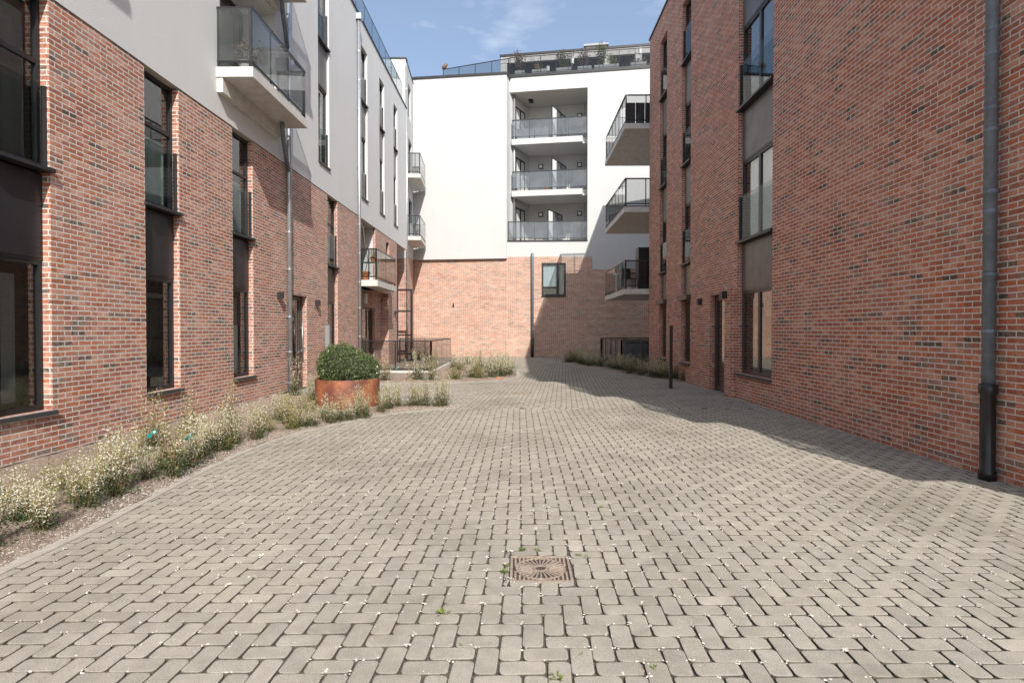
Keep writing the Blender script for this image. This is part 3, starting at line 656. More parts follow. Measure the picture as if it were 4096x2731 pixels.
def lay(y0, y1, rot, ox, oy, x0, x1):
    cr_, sr_ = cos(rot), sin(rot)
    n = int(34/wq)
    for i in range(-n, n):
        for j in range(-n, n):
            c = (i-j) % 4
            if c == 0: bx, by, lx, ly = i*wq, j*wq, 2*wq, wq
            elif c == 3: bx, by, lx, ly = i*wq, j*wq, wq, 2*wq
            else: continue
            cx0, cy0 = bx+lx/2, by+ly/2
            cx, cy = ox+cx0*cr_-cy0*sr_, oy+cx0*sr_+cy0*cr_
            if not (y0 < cy < y1 and x0 < cx < x1): continue
            if cy > 20 and (cx > 4.93+.3 or cx < -5.9) : continue
            if abs(cx) > 1.0*cy+2.2: continue
            skip = False
            for bp, ed in BEDS:
                if inside((cx, cy), bp) and dist_edge((cx, cy), ed) > .12: skip = True; break
            if skip: continue
            rects = [(bx, by, bx+lx, by+ly)]
            for (a, b2, c2, d2) in DR:
                dcx, dcy = (a+b2)/2-ox, (c2+d2)/2-oy; lxc, lyc = dcx*cr_+dcy*sr_, -dcx*sr_+dcy*cr_; hw, hh = (b2-a)/2+.003, (d2-c2)/2+.003
                X0, X1, Y0, Y1 = lxc-hw, lxc+hw, lyc-hh, lyc+hh; new = []
                for (p0, q0, p1, q1) in rects:
                    if p1 <= X0 or p0 >= X1 or q1 <= Y0 or q0 >= Y1: new.append((p0, q0, p1, q1)); continue
                    if p0 < X0: new.append((p0, q0, X0, q1))
                    if p1 > X1: new.append((X1, q0, p1, q1))
                    m0, m1 = max(p0, X0), min(p1, X1)
                    if q0 < Y0: new.append((m0, q0, m1, Y0))
                    if q1 > Y1: new.append((m0, Y1, m1, q1))
                rects = new
            for (p0, q0, p1, q1) in rects:
                if min(p1-p0, q1-q0) > .03: emit((p0+p1)/2, (q0+q1)/2, p1-p0, q1-q0, rot, ox, oy)
def emit(lcx, lcy, lx, ly, rot, ox, oy):
    cr_, sr_ = cos(rot), sin(rot)
    cx, cy = ox+lcx*cr_-lcy*sr_, oy+lcx*sr_+lcy*cr_
    dz = random.uniform(-.0022, .0015); tx = random.uniform(-.006, .006); ty = random.uniform(-.006, .006)
    jx = J+random.uniform(-.0008, .0014); hx, hy = lx/2-jx, ly/2-jx*.5; rr = .022; wv = .0068
    k = len(verts)
    ou = [(-hx+rr, -hy), (hx-rr, -hy), (hx-rr*.3, -hy+rr*.3), (hx, -hy+rr), (hx, hy-rr), (hx-rr*.3, hy-rr*.3), (hx-rr, hy), (-hx+rr, hy), (-hx+rr*.3, hy-rr*.3), (-hx, hy-rr), (-hx, -hy+rr), (-hx+rr*.3, -hy+rr*.3)]
    ja = random.uniform(-.007, .007); ca, sa = cos(rot+ja), sin(rot+ja)
    for lv_, z in ((0, -.013), (0, -.006), (1, -.0016), (2, 0)):
        for (px, py) in ou:
            if hx > hy: py += wv*sin(px/hx*pi)
            else: px += wv*sin(py/hy*pi)
            px -= math.copysign((0, .0014, .0085)[lv_], px); py -= math.copysign((0, .0010, .0085)[lv_], py)
            verts.append((cx+px*ca-py*sa, cy+px*sa+py*ca, z+dz+px*tx+py*ty))
    for lvl in (0, 12, 24):
        for q in range(12): faces.append((k+lvl+q, k+lvl+(q+1) % 12, k+lvl+12+(q+1) % 12, k+lvl+12+q))
    faces.append(tuple(range(k+36, k+48)))
    tv = min(1, max(0, random.gauss(.5, .14)+(.35 if random.random() < .012 else 0))); tint.extend([tv]*37)
    if cy < 15:
        for sx_, sy_ in ((1, 1), (-1, 1)):
            if random.random() < .6:
                px, py = sx_*(hx+J), sy_*(hy+J); corners.append((cx+px*cr_-py*sr_, cy+px*sr_+py*cr_))
lay(1.0, SEAM, 0, .018, 0, -5.7, 5.0)
lay(SEAM-.03, 33.1, R(-4.5), .05, SEAM, -6, 6.8)
me = bpy.data.meshes.new('paving'); me.from_pydata(verts, [], faces); me.materials.append(M['paver'])
me.materials.append(M['joint']); me.polygons.foreach_set('material_index', ([1]*24+[0]*13)*(len(tint)//37))
at = me.attributes.new('tint', 'FLOAT', 'FACE'); at.data.foreach_set('value', tint)
po = bpy.data.objects.new('paving', me); COL.objects.link(po); tag(po, kind='structure')
print('pavers', len(tint)//37)
# kerbs (edging blocks following each bed)
def kerb(line, w=.10):
    mb = MB(); acc = 0
    P = line; segs = []
    for i in range(len(P)-1):
        a = Vector((*P[i], 0)); b = Vector((*P[i+1], 0)); t = (b-a)
        if t.length < 1e-4: continue
        n = Vector((-t.y, t.x, 0)).normalized(); segs.append((a, b, n))
    for a, b, n in segs:
        mb.prism([(a.x-n.x*w/2, a.y-n.y*w/2), (b.x-n.x*w/2, b.y-n.y*w/2), (b.x+n.x*w/2, b.y+n.y*w/2), (a.x+n.x*w/2, a.y+n.y*w/2)], -.05, .008)
    return mb
kb = kerb(E1[:E1f]); k2 = kerb(E2); k3 = kerb(E3)
for q in (k2, k3):
    o_ = len(kb.v); kb.v += q.v; kb.f += [tuple(i+o_ for i in f) for f in q.f]
tag(kb.build('kerb', M['kerb']), kind='structure')
# soil sheets
for bi, (bp, ed) in enumerate(BEDS):
    xs = [p[0] for p in bp]; ys = [p[1] for p in bp]; x0, x1, y0, y1 = min(xs), max(xs), max(min(ys), 1.5), max(ys)
    st = .07 if bi == 0 else .12; idx = {}; vs = []; fs = []
    nx, ny = int((x1-x0)/st)+1, int((y1-y0)/st)+1
    def vid(i, j):
        if (i, j) in idx: return idx[i, j]
        x, y = x0+i*st, y0+j*st; d_ = dist_edge((x, y), ed)
        ins = inside((x, y), bp)
        if not ins:      # snap to edge
            best = None
            for q in ed:
                dd = (q[0]-x)**2+(q[1]-y)**2
                if best is None or dd < best[0]: best = (dd, q)
            if best[0] < st*st*2.2: x, y = best[1]
            d_ = 0
        h = -.004+min(d_, .35)*.12+.022*noise.noise(Vector((x*3, y*3, 0)))+.014*noise.noise(Vector((x*11, y*11, 3)))+.008*random.random()
        idx[i, j] = len(vs); vs.append((x, y, h)); return idx[i, j]
    for i in range(nx):
        for j in range(ny):
            if inside((x0+(i+.5)*st, y0+(j+.5)*st), bp): fs.append((vid(i, j), vid(i+1, j), vid(i+1, j+1), vid(i, j+1)))
    me = bpy.data.meshes.new('flower_bed_soil'); me.from_pydata(vs, [], fs); me.materials.append(M['soil'])
    o = bpy.data.objects.new('flower_bed_soil', me); COL.objects.link(o); tag(o, kind='structure')
# grit in the joints and on the soil edge
def octa(mb, x, y, z, s):
    k = len(mb.v); a = random.random()*6; q = [s*random.uniform(.6, 1.3) for _ in range(6)]
    for t_, (dx, dy, dz) in zip(q, ((1, 0, 0), (0, 1, 0), (-1, 0, 0), (0, -1, 0), (0, 0, .6), (0, 0, -.6))):
        mb.v.append(Vector((x+(dx*cos(a)-dy*sin(a))*t_, y+(dx*sin(a)+dy*cos(a))*t_, z+dz*t_)))
    mb.f += [(k+i, k+(i+1) % 4, k+4) for i in range(4)]+[(k+(i+1) % 4, k+i, k+5) for i in range(4)]
gr = MB(); random.shuffle(corners)
cnt = 0
for (x, y) in corners:
    pr = 1.0 if -2.2 < x < 3.2 else .35
    if y > 6: pr *= .55
    if random.random() > pr*.9: continue
    for _ in range(random.choice((1, 2, 3, 4, 6))):
        octa(gr, x+random.gauss(0, .012), y+random.gauss(0, .012), random.uniform(-.004, .004), random.uniform(.003, .0088)); cnt += 1
for _ in range(300): octa(gr, random.uniform(-3, 4.5), random.uniform(2, 10), .001, random.uniform(.002, .005))
for _ in range(5200):
    i = random.randrange(len(E1)-12); q = E1[i]; octa(gr, q[0]-abs(random.gauss(0, .28)), q[1]+random.uniform(-.2, .2), .018+random.random()*.02, random.uniform(.003, .008))
tag(gr.build('gravel', M['pebble'], recalc=False, uv=False), 'pale grit scattered in the paving joints and along the flower bed edge', 'gravel', kind='stuff')
# weeds in the joints
wd = MB()
def tuft(mb, x, y, n, r, h):
    for _ in range(n):
        a = random.random()*2*pi; d_ = random.random()*r; l = random.uniform(.5, 1)*r*.8; w = l*.28
        X, Y = x+d_*cos(a), y+d_*sin(a); dx, dy = cos(a), sin(a); zz = random.uniform(.0, h)
        k = len(mb.v); mb.v += [Vector((X, Y, 0)), Vector((X+dx*l*.5-dy*w, Y+dy*l*.5+dx*w, zz)), Vector((X+dx*l, Y+dy*l, zz*1.1)), Vector((X+dx*l*.5+dy*w, Y+dy*l*.5-dx*w, zz))]; mb.f.append((k, k+1, k+2, k+3))
for (x, y) in random.sample(corners, 420):
    if random.random() < .5: tuft(wd, x, y, 5, .009, .006)
for px, py, n, r in ((-.09, 3.66, 60, .04), (-.085, 3.75, 30, .03), (.13, 4.02, 22, .035), (.03, 4.03, 34, .04), (.41, 3.93, 22, .03), (.47, 3.9, 20, .03), (-.42, 3.12, 26, .05), (.17, 2.54, 26, .045), (.62, 2.62, 14, .03), (-.28, 2.80, 12, .02), (.3, 2.72, 12, .02), (.72, 5.0, 18, .035)):
    tuft(wd, px, py, n, r*.62, .014)
tag(wd.build('weeds', M['weed'], recalc=False, uv=False), 'small bright green weeds and moss in the paving joints', 'weeds', kind='stuff')

# ------------------------------------------------------------------ DRAIN COVERS
def drain(x0, x1, y0, y1, label, detail=True):
    cx, cy = (x0+x1)/2, (y0+y1)/2; hw, hh = (x1-x0)/2, (y1-y0)/2
    t = thing('drain_cover', (cx, cy, 0), label, 'drain cover', 'drain covers in the paving')
    f = MB(); zf = -.001
    f.box(x0, x1, y0, y0+.016, -.03, zf); f.box(x0, x1, y1-.016, y1, -.03, zf); f.box(x0, x0+.016, y0+.016, y1-.016, -.03, zf); f.box(x1-.016, x1, y0+.016, y1-.016, -.03, zf)
    f.build('frame', M['iron'], t)
    MB().box(x0+.02, x1-.02, y0+.02, y1-.02, -.03, -.009).build('base_tray', M['irond'], t)
    p = MB()
    N = 28; r0, r1 = .052, hw-.042
    for k in range(N):
        a = 2*pi*k/N; ca, sa = cos(a), sin(a); w = .0034
        vs = []
        for rr, ww in ((r0, w), (r1, w*1.7)):
            for sgn in (-1, 1): vs.append((cx+rr*ca-sgn*ww*sa, cy+rr*sa+sgn*ww*ca))
        q = [vs[0], vs[2], vs[3], vs[1]]; p.prism(q, -.009, -.002)
    for k in range(44):
        a = 2*pi*k/44; b_ = 2*pi*(k+1)/44
        for ra, rb_ in ((r1, r1+.008), (.036, .048)):
            p.prism([(cx+ra*cos(a), cy+ra*sin(a)), (cx+rb_*cos(a), cy+rb_*sin(a)), (cx+rb_*cos(b_), cy+rb_*sin(b_)), (cx+ra*cos(b_), cy+ra*sin(b_))], -.009, -.001)
    for i in range(13):
        for j in range(13):
            X = x0+.035+i*(2*hw-.07)/12; Y = y0+.035+j*(2*hh-.07)/12
            if math.hypot(X-cx, Y-cy) > r1+.016: p.box(X-.006, X+.006, Y-.006, Y+.006, -.009, -.003)
    p.build('grating', M['iron'], t)
    s_ = MB()
    for k in range(10):
        a = pi/2+(k % 5-2)*.22+(pi if k > 4 else 0); s_.prism([(cx+r0*1.15*cos(a-.03), cy+r0*1.15*sin(a-.03)), (cx+r1*.92*cos(a-.07), cy+r1*.92*sin(a-.07)), (cx+r1*.92*cos(a+.07), cy+r1*.92*sin(a+.07)), (cx+r0*1.15*cos(a+.03), cy+r0*1.15*sin(a+.03))], -.0088, -.0078)
    s_.build('slot', M['black'], t)
M['irond'] = simple('dark_tray_iron', (.075, .055, .042), .7, .2, .4, 40)  # darker than the ribs so that the grating pattern stands out
M['iron'] = simple('worn_cast_iron', (.34, .27, .215), .6, .2, .35, 40)
drain(*DR[0], 'rusty square cast iron drain cover with sunburst slots nearest the camera')
drain(*DR[1], 'brown drain cover in the middle of the paving beyond the corten planter')
drain(*DR[2], 'farthest drain cover at the shadow edge before the brick wall')

# ------------------------------------------------------------------ PLANTS
def leafq(mb, p, d, l, w, roll=None):
    d = d.normalized(); s = d.cross(Vector((random.uniform(-1, 1), random.uniform(-1, 1), random.uniform(-1, 1)))).normalized()
    k = len(mb.v); mb.v += [p, p+d*l*.5+s*w*.5, p+d*l, p+d*l*.5-s*w*.5]; mb.f.append((k, k+1, k+2, k+3))
def rv(): return Vector((random.gauss(0, 1), random.gauss(0, 1), random.gauss(0, 1)))
def make_shrub(h, spread, nst, fl, style):
    root = thing('flowering_shrub', (0, 0, 0), 'x', 'shrub')
    st, lo, up, fw_ = MB(), MB(), MB(), MB()
    for i in range(nst):
        a = random.random()*2*pi; r = random.random()**.7*spread; hh = h*random.uniform(.5, 1.0)
        b0 = Vector((cos(a)*r*.25, sin(a)*r*.25, 0)); tip = Vector((cos(a)*r, sin(a)*r, hh)); bow = Vector((random.gauss(0, .02), random.gauss(0, .02), 0))
        pts = [b0.lerp(tip, t)+bow*sin(t*pi) for t in (0, .33, .66, 1)]
        st.tube([tuple(q) for q in pts], .003, 4, rads=[.0038, .003, .0022, .001], cap=False)
        n = int(hh*150)
        for k in range(n):
            t = random.uniform(.02, 1); q = b0.lerp(tip, t)+bow*sin(t*pi)
            low = t < .42+random.gauss(0, .1)
            if style == 'green': low = low or random.random() < .3
            off = rv()*(.034 if low else .016); off.z *= .6; q = q+off; q.z = max(q.z, .01)
            d_ = Vector((random.gauss(0, 1), random.gauss(0, 1), random.uniform(0, 1.3)))
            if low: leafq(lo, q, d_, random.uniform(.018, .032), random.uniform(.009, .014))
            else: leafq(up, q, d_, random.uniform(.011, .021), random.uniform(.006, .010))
        m = int(hh*135*fl)
        for k in range(m):
            t = min(1, random.uniform(.30, 1.02)); q = b0.lerp(tip, t)+bow*sin(t*pi)+rv()*.017
            for _ in range(2): leafq(fw_, q, rv(), random.uniform(.009, .015), random.uniform(.007, .011))
    # low skirt
    for k in range(int(170*h/.5)):
        a = random.random()*6.28; r = random.random()*spread*.9; q = Vector((cos(a)*r, sin(a)*r, random.random()**1.5*h*.33)); leafq(lo, q, Vector((cos(a), sin(a), .5))+rv()*.5, random.uniform(.02, .034), random.uniform(.010, .016))
    st.build('stems', M['stem'], root, recalc=False, uv=False)
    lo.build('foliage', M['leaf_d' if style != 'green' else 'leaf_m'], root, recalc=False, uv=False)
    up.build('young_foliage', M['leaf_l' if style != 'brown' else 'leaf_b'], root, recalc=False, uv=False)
    if fw_.v: fw_.build('blossom', M['flower'], root, recalc=False, uv=False)
    return root
protos = {'w': [make_shrub(.62, .17, 14, .62, 'white') for _ in range(3)], 'l': [make_shrub(.60, .15, 11, .2, 'white') for _ in range(2)],
          'g': [make_shrub(.36, .15, 20, .05, 'green') for _ in range(2)], 'b': [make_shrub(.62, .12, 12, .25, 'brown')]}
used = set()
ctr = {k: 0 for k in protos}
def ordn(i):
    w = ['first', 'second', 'third', 'fourth', 'fifth', 'sixth', 'seventh', 'eighth', 'ninth', 'tenth', 'eleventh', 'twelfth', 'thirteenth', 'fourteenth', 'fifteenth', 'sixteenth', 'seventeenth', 'eighteenth', 'nineteenth', 'twentieth', 'twenty first', 'twenty second', 'twenty third', 'twenty fourth', 'twenty fifth', 'twenty sixth', 'twenty seventh', 'twenty eighth', 'twenty ninth', 'thirtieth']
    tens = {3: 'thirty', 4: 'forty', 5: 'fifty'}
    return w[i] if i < len(w) else tens[(i+1)//10]+' '+w[(i+1) % 10-1] if (i+1) % 10 else {4: 'fortieth', 5: 'fiftieth'}[(i+1)//10]
DS = {'w': 'white blossoming shrub', 'l': 'lanky pale green shrub', 'g': 'low bright green shrub', 'b': 'dry brownish shrub'}
def plant(kind, x, y, h, wide, label, group):
    L_ = protos[kind]; p = L_[ctr[kind] % len(L_)]; ctr[kind] += 1
    base = {'w': .62, 'l': .60, 'g': .36, 'b': .62}[kind]; s = h/base
    args = dict(loc=(x, y, .015), rz=random.random()*6.28, sc=(wide*(.6+.4*s), wide*(.6+.4*s), s))
    if p not in used:
        used.add(p); p.location = args['loc']; p.rotation_euler = (0, 0, args['rz']); p.scale = args['sc']; o = p
    else: o = copytree(p, **args)
    o['label'] = label; o['group'] = group
    return o
row1 = [('w', -3.62, 3.55, .50), ('w', -3.72, 3.95, .52), ('w', -3.62, 4.30, .46), ('w', -3.95, 4.50, .50), ('w', -3.68, 4.82, .52), ('w', -3.72, 5.22, .72), ('w', -3.95, 5.55, .66), ('l', -3.60, 5.92, .80), ('w', -3.68, 6.32, .58), ('w', -3.78, 6.75, .62), ('w', -3.75, 7.15, .66), ('w', -3.82, 7.55, .60), ('w', -3.66, 7.95, .52), ('l', -3.85, 8.35, .50),
        ('g', -3.50, 8.75, .34), ('w', -3.10, 9.42, .56), ('l', -2.72, 9.95, .62), ('w', -2.50, 10.98, .60), ('l', -2.38, 11.3, .58), ('l', -2.12, 11.35, .62), ('w', -2.0, 11.5, .60), ('l', -1.85, 11.45, .60), ('w', -1.62, 11.4, .68), ('w', -1.5, 11.5, .62)]
row1 += [(random.choice('lwlwg'), -3.72-random.random()*.35, 3.4+.58*k+random.uniform(-.1, .1), random.uniform(.28, .42)) for k in range(9)]
row1 += [('w', -3.3, 9.05, .42), ('l', -3.45, 8.95, .5), ('l', -3.0, 9.6, .5), ('w', -2.75, 10.1, .48), ('b', -2.9, 10.25, .62), ('l', -3.75, 9.2, .55), ('w', -4.0, 9.5, .5), ('l', -4.15, 10.1, .5), ('g', -3.3, 9.8, .3), ('l', -2.55, 10.6, .5)]
row1 += [('g', -3.9, 3.7, .34), ('g', -3.85, 5.0, .3), ('g', -3.8, 6.1, .34), ('g', -3.75, 7.3, .32), ('l', -3.35, 9.1, .34), ('w', -2.9, 9.75, .42), ('g', -3.75, 8.5, .3)]
row2 = [('l', -4.15, 3.9, .38), ('g', -4.9, 4.7, .28), ('l', -4.5, 6.8, .5), ('w', -4.2, 7.6, .45), ('w', -4.3, 4.3, .40), ('w', -4.45, 4.85, .42), ('g', -4.38, 5.35, .34), ('g', -4.15, 5.75, .32), ('w', -4.45, 6.25, .40), ('l', -4.72, 7.35, .80), ('l', -4.62, 8.0, .82), ('l', -4.42, 8.75, .78), ('w', -4.2, 9.3, .50), ('g', -4.05, 10.0, .34), ('g', -3.85, 10.55, .38), ('g', -4.75, 11.6, .28), ('l', -4.15, 10.9, .45), ('w', -4.45, 12.3, .62), ('b', -5.15, 13.2, 1.02), ('g', -4.3, 12.6, .30)]
row1.sort(key=lambda r: r[2]); row2.sort(key=lambda r: r[2])
for i, (k, x, y, h) in enumerate(row1): plant(k, x, y, h, 1.15, f'{DS[k]}, {ordn(i)} from camera on kerb side of left bed', 'shrubs in the left flower bed')
for i, (k, x, y, h) in enumerate(row2): plant(k, x, y, h, 1.05, f'{DS[k]}, {ordn(i)} from camera on house side of left bed', 'shrubs in the left flower bed')
row3 = [('l', -4.0, 17.1, .80), ('w', -3.1, 17.3, .95), ('l', -2.6, 17.25, .95), ('g', -1.95, 17.6, .55), ('w', -1.50, 18.2, .82), ('g', -1.2, 18.0, .60), ('w', -.85, 18.3, .72), ('w', -.55, 18.7, .80), ('w', -.35, 19.3, .85), ('w', -.6, 19.9, .80), ('l', -1.0, 20.2, .82), ('l', -1.5, 20.8, .85), ('w', -.4, 20.9, .8), ('w', -2.2, 21.5, .75), ('w', -.9, 22.0, .7), ('l', -2.6, 23.0, .7), ('w', -1.6, 23.6, .7),
        ('w', -2.2, 25.0, .6), ('b', -4.0, 27.4, .8), ('b', -4.6, 28.0, .8), ('l', -5.0, 28.8, .9), ('b', -3.9, 29.2, .8), ('l', -4.4, 30.2, .8)]
for i, (k, x, y, h) in enumerate(row3): plant(k, x, y, h, 1.7, f'{DS[k]}, {ordn(i)} from front in bed beside light well', 'shrubs in the middle flower bed')
row4 = []
for i in range(40):
    t = i/39; f = t*(len(E3)-9)+5; q = E3[int(f)]
    row4.append((random.choice('wwlbl'), q[0]+random.uniform(.20, .85), q[1]+random.uniform(-.2, .2), random.uniform(.50, .72)))
row4.sort(key=lambda r: -r[2])
for i, (k, x, y, h) in enumerate(row4): plant(k, x, y, h, 2.0, f'{DS[k]}, {ordn(i)} from back wall in shaded right bed', 'shrubs in the shaded right flower bed')

# nursery labels in the bed
def ptag(x, y, z, rz, tilt, label):
    t = thing('plant_label', (x, y, z), label, 'plant label', 'green nursery labels on the shrubs', rz)
    t.scale = (.5, .5, .5); m = MB(); m.box(-.035, .035, -.002, .002, 0, .085); m.box(-.018, .018, -.0015, .0015, .085, .15); m.box(-.036, .036, -.002, .002, .15, .24)
    o = m.build('tag', M['teal'], t, local=True); q = MB(); q.box(-.018, .020, -.006, -.0025, .17, .215); q2 = q.build('sticker', M['offwhite'], t, local=True)
    t.rotation_euler = (tilt, .9, rz)
ptag(-3.62, 5.55, .50, .2, .3, 'green nursery label tangled high in the tall shrub of the left bed')
ptag(-3.60, 6.15, .36, .1, .4, 'second green label lower among the white blossom beside the first')
ptag(-3.2, 9.3, .20, 1.2, -.5, 'pale green label hanging in the shrub in front of the rusty planter')
ptag(-2.95, 17.0, .32, 1.0, -.4, 'teal label on the shrub in front of the light well railing')
ptag(-3.65, 16.95, .38, .5, .2, 'small green label on the leftmost shrub before the light well')
t = thing('clay_fragment', (-.62, 17.75, .03), 'orange red clay fragment at the foot of the middle bed', 'clay fragment'); MB().prism([(-.05, -.02), (.05, -.03), (.06, .02), (-.02, .04)], 0, .05).build('shard', M['orange'], t, local=True)

# ------------------------------------------------------------------ PLANTER AND TOPIARY
PC = (-3.43, 11.47)
t = thing('round_planter', (*PC, 0), 'large round rust coloured corten steel planter standing in the left bed', 'planter')
pm = MB(); N = 64; ro, ri = .625, .60
prof = [(ro, 0), (ro, .565), (ro-.003, .58), (ri-.02, .58), (ri-.02, .565), (ri, .555), (ri, .40)]
for i in range(len(prof)-1):
    for j in range(N):
        a = 2*pi*j/N; b = 2*pi*(j+1)/N; (r0, z0), (r1, z1) = prof[i], prof[i+1]
        k = len(pm.v); pm.v += [Vector((r0*cos(a), r0*sin(a), z0)), Vector((r0*cos(b), r0*sin(b), z0)), Vector((r1*cos(b), r1*sin(b), z1)), Vector((r1*cos(a), r1*sin(a), z1))]; pm.f.append((k, k+1, k+2, k+3))
o = pm.build('shell', M['corten'], t, local=True, recalc=False)
bm = bmesh.new(); bm.from_mesh(o.data); bmesh.ops.remove_doubles(bm, verts=bm.verts, dist=1e-4); bmesh.ops.recalc_face_normals(bm, faces=bm.faces); bm.to_mesh(o.data); bm.free()
for f in o.data.polygons: f.use_smooth = abs(f.normal.z) < .5
s_ = MB(); s_.prism([(ri*cos(2*pi*j/40), ri*sin(2*pi*j/40)) for j in range(40)], .40, .52); s_.build('soil', M['soil'], t, local=True)
t = thing('topiary_shrub', (*PC, .5), 'dense clipped dark green shrub filling the rusty round planter', 'shrub')
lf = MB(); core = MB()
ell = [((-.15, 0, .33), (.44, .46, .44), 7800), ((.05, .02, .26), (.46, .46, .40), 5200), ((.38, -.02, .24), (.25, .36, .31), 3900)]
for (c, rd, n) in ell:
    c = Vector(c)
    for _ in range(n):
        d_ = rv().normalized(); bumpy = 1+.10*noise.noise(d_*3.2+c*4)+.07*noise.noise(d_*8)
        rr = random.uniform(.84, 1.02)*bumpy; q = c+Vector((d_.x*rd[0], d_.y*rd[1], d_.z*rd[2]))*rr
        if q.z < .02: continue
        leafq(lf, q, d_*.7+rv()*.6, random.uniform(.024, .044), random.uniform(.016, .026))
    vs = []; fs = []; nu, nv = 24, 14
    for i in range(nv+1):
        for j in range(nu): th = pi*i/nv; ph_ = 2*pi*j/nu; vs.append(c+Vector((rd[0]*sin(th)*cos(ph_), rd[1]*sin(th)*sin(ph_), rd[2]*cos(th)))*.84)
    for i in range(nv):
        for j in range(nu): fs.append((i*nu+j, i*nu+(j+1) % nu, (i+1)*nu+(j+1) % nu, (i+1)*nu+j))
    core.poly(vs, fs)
lf.build('foliage', M['box'], t, recalc=False, local=True, uv=False); core.build('inner_core', simple('dark_green_core', (.035, .045, .02), .9), t, local=True, uv=False)  # solid dark green blobs fill the space behind the leaves

# ------------------------------------------------------------------ POSTS, RAILINGS, BINS
t = thing('light_post', (4.04, 15.3, 0), 'slim black square light post standing alone near the right hand door', 'light post', 'bollard lights')
MB().box(-.04, .04, -.04, .04, 0, 1.655).build('post', M['black'], t, local=True); MB().box(-.055, .055, -.055, .055, 0, .012).build('base_plate', M['black'], t, local=True)
t = thing('light_post', (-4.67, 14.0, 0), 'grey square light post behind the clipped shrub beside the left entrance', 'light post', 'bollard lights')
MB().box(-.05, .05, -.04, .04, 0, 1.66).build('post', simple('grey_post', (.20, .21, .22), .5), t, local=True); MB().box(-.06, .06, -.06, .06, 0, .012).build('base_plate', M['dark'], t, local=True)
def wellrail(x0, x1, y0, y1, label, sides, inner):
    t = thing('light_well_railing', (x0, y0, 0), label, 'railing', 'glass railings round the light wells')
    f = MB(); H = 1.17
    def bar(ax, ay, bx, by, z0, z1, w=.022):
        if abs(ax-bx) > abs(ay-by): f.box(min(ax, bx), max(ax, bx), ay-w, ay+w, z0, z1)
        else: f.box(ax-w, ax+w, min(ay, by)+.022, max(ay, by)-.022, z0, z1)
    g_ = []
    for (ax, ay, bx, by) in sides:
        bar(ax, ay, bx, by, H-.035, H); bar(ax, ay, bx, by, .16, .19, .012)
        n = max(2, int(math.hypot(bx-ax, by-ay)/1.3))
        for k in range(n+1):
            x, y = ax+(bx-ax)*k/n, ay+(by-ay)*k/n; w = .03 if k in (0, n) else .014; f.box(x-w, x+w, y-w, y+w, .02, H-.036)
        g_.append((ax, ay, bx, by))
    f.build('frame', M['black'], t)
    for (ax, ay, bx, by) in g_:
        q = MB()
        if abs(ax-bx) > abs(ay-by): q.box(min(ax, bx)+.04, max(ax, bx)-.04, ay-.040, ay-.032, .12, H-.04)
        else: q.box(ax+.032, ax+.040, min(ay, by)+.04, max(ay, by)-.04, .12, H-.04)
        q.build('glass_panel', M['rail' if inner else 'dusty'], t)
    k = MB(); k.box(x0-.12, x1+.1, y0-.1, y0+.08, .0, .10); k.box(x1-.08, x1+.1, y0+.08, y1, .0, .10); k.box(x0, x1-.08, y0+.081, y1, .0, .03) ; k.build('concrete_edge', M['concrete'], t)
    return t
wellrail(-5.62, -3.1, 20.25, 26.0, 'glass railing round the light well in front of the left building', [(-5.62, 20.25, -3.1, 20.25), (-3.1, 20.25, -3.1, 26.0), (-5.4, 26.0, -3.1, 26.0)], True)
wellrail(4.0, 6.3, 22.4, 27.9, 'shaded glass railing in front of the bins under the right balconies', [(4.0, 22.4, 6.3, 22.4), (4.0, 22.4, 4.0, 27.9), (4.0, 27.9, 6.3, 27.9)], False)
def bin_(x, y, label):
    t = thing('waste_bin', (x, y, 0), label, 'bin', 'grey waste bins'); b = MB()
    b.poly([(-.24, -.3, .06), (.24, -.3, .06), (.24, .3, .06), (-.24, .3, .06), (-.29, -.36, 1.0), (.29, -.36, 1.0), (.29, .36, 1.0), (-.29, .36, 1.0)], [(0, 1, 2, 3), (4, 5, 6, 7), (0, 1, 5, 4), (1, 2, 6, 5), (2, 3, 7, 6), (3, 0, 4, 7)])
    for k in range(5): b.poly([(-.2+k*.1, -.37, .12), (-.18+k*.1, -.37, .12), (-.18+k*.1, -.385, .9), (-.2+k*.1, -.385, .9), (-.2+k*.1, -.30, .12), (-.18+k*.1, -.30, .12), (-.18+k*.1, -.35, .9), (-.2+k*.1, -.35, .9)], [(0, 1, 2, 3), (4, 5, 6, 7), (0, 1, 5, 4), (1, 2, 6, 5), (2, 3, 7, 6), (3, 0, 4, 7)])
    b.build('body', simple('bin_grey', (.13, .14, .155), .5), t, local=True)
    l = MB(); l.box(-.31, .31, -.40, .36, 1.0, 1.06); l.box(-.28, .28, -.2, .34, 1.06, 1.10); l.build('lid', M['dark'], t, local=True)
    w = MB()
    for sx in (-.27, .25): w.tube([(sx, .3, .1), (sx+.03, .3, .1)], .1, 14)
    w.build('wheel', M['black'], t, local=True)
bin_(4.55, 23.2, 'left of the two grey wheeled bins behind the shaded glass railing'); bin_(5.25, 23.2, 'right of the two grey wheeled bins, nearest the brick corner')
t = thing('steel_frame', (-5.9, 27.6, 0), 'tall dark steel trellis frame with crossbars at the far end of the left building', 'trellis')
f = MB(); f.box(-5.88, -5.80, 27.53, 27.61, 0, 3.5); f.box(-5.20, -5.10, 27.53, 27.61, 0, 3.5); f.box(-5.80, -5.20, 27.54, 27.60, 3.41, 3.5)
for z in (.35, 1.25, 2.4): f.box(-5.80, -5.20, 27.54, 27.60, z, z+.075)
f.build('frame', M['black'], t)

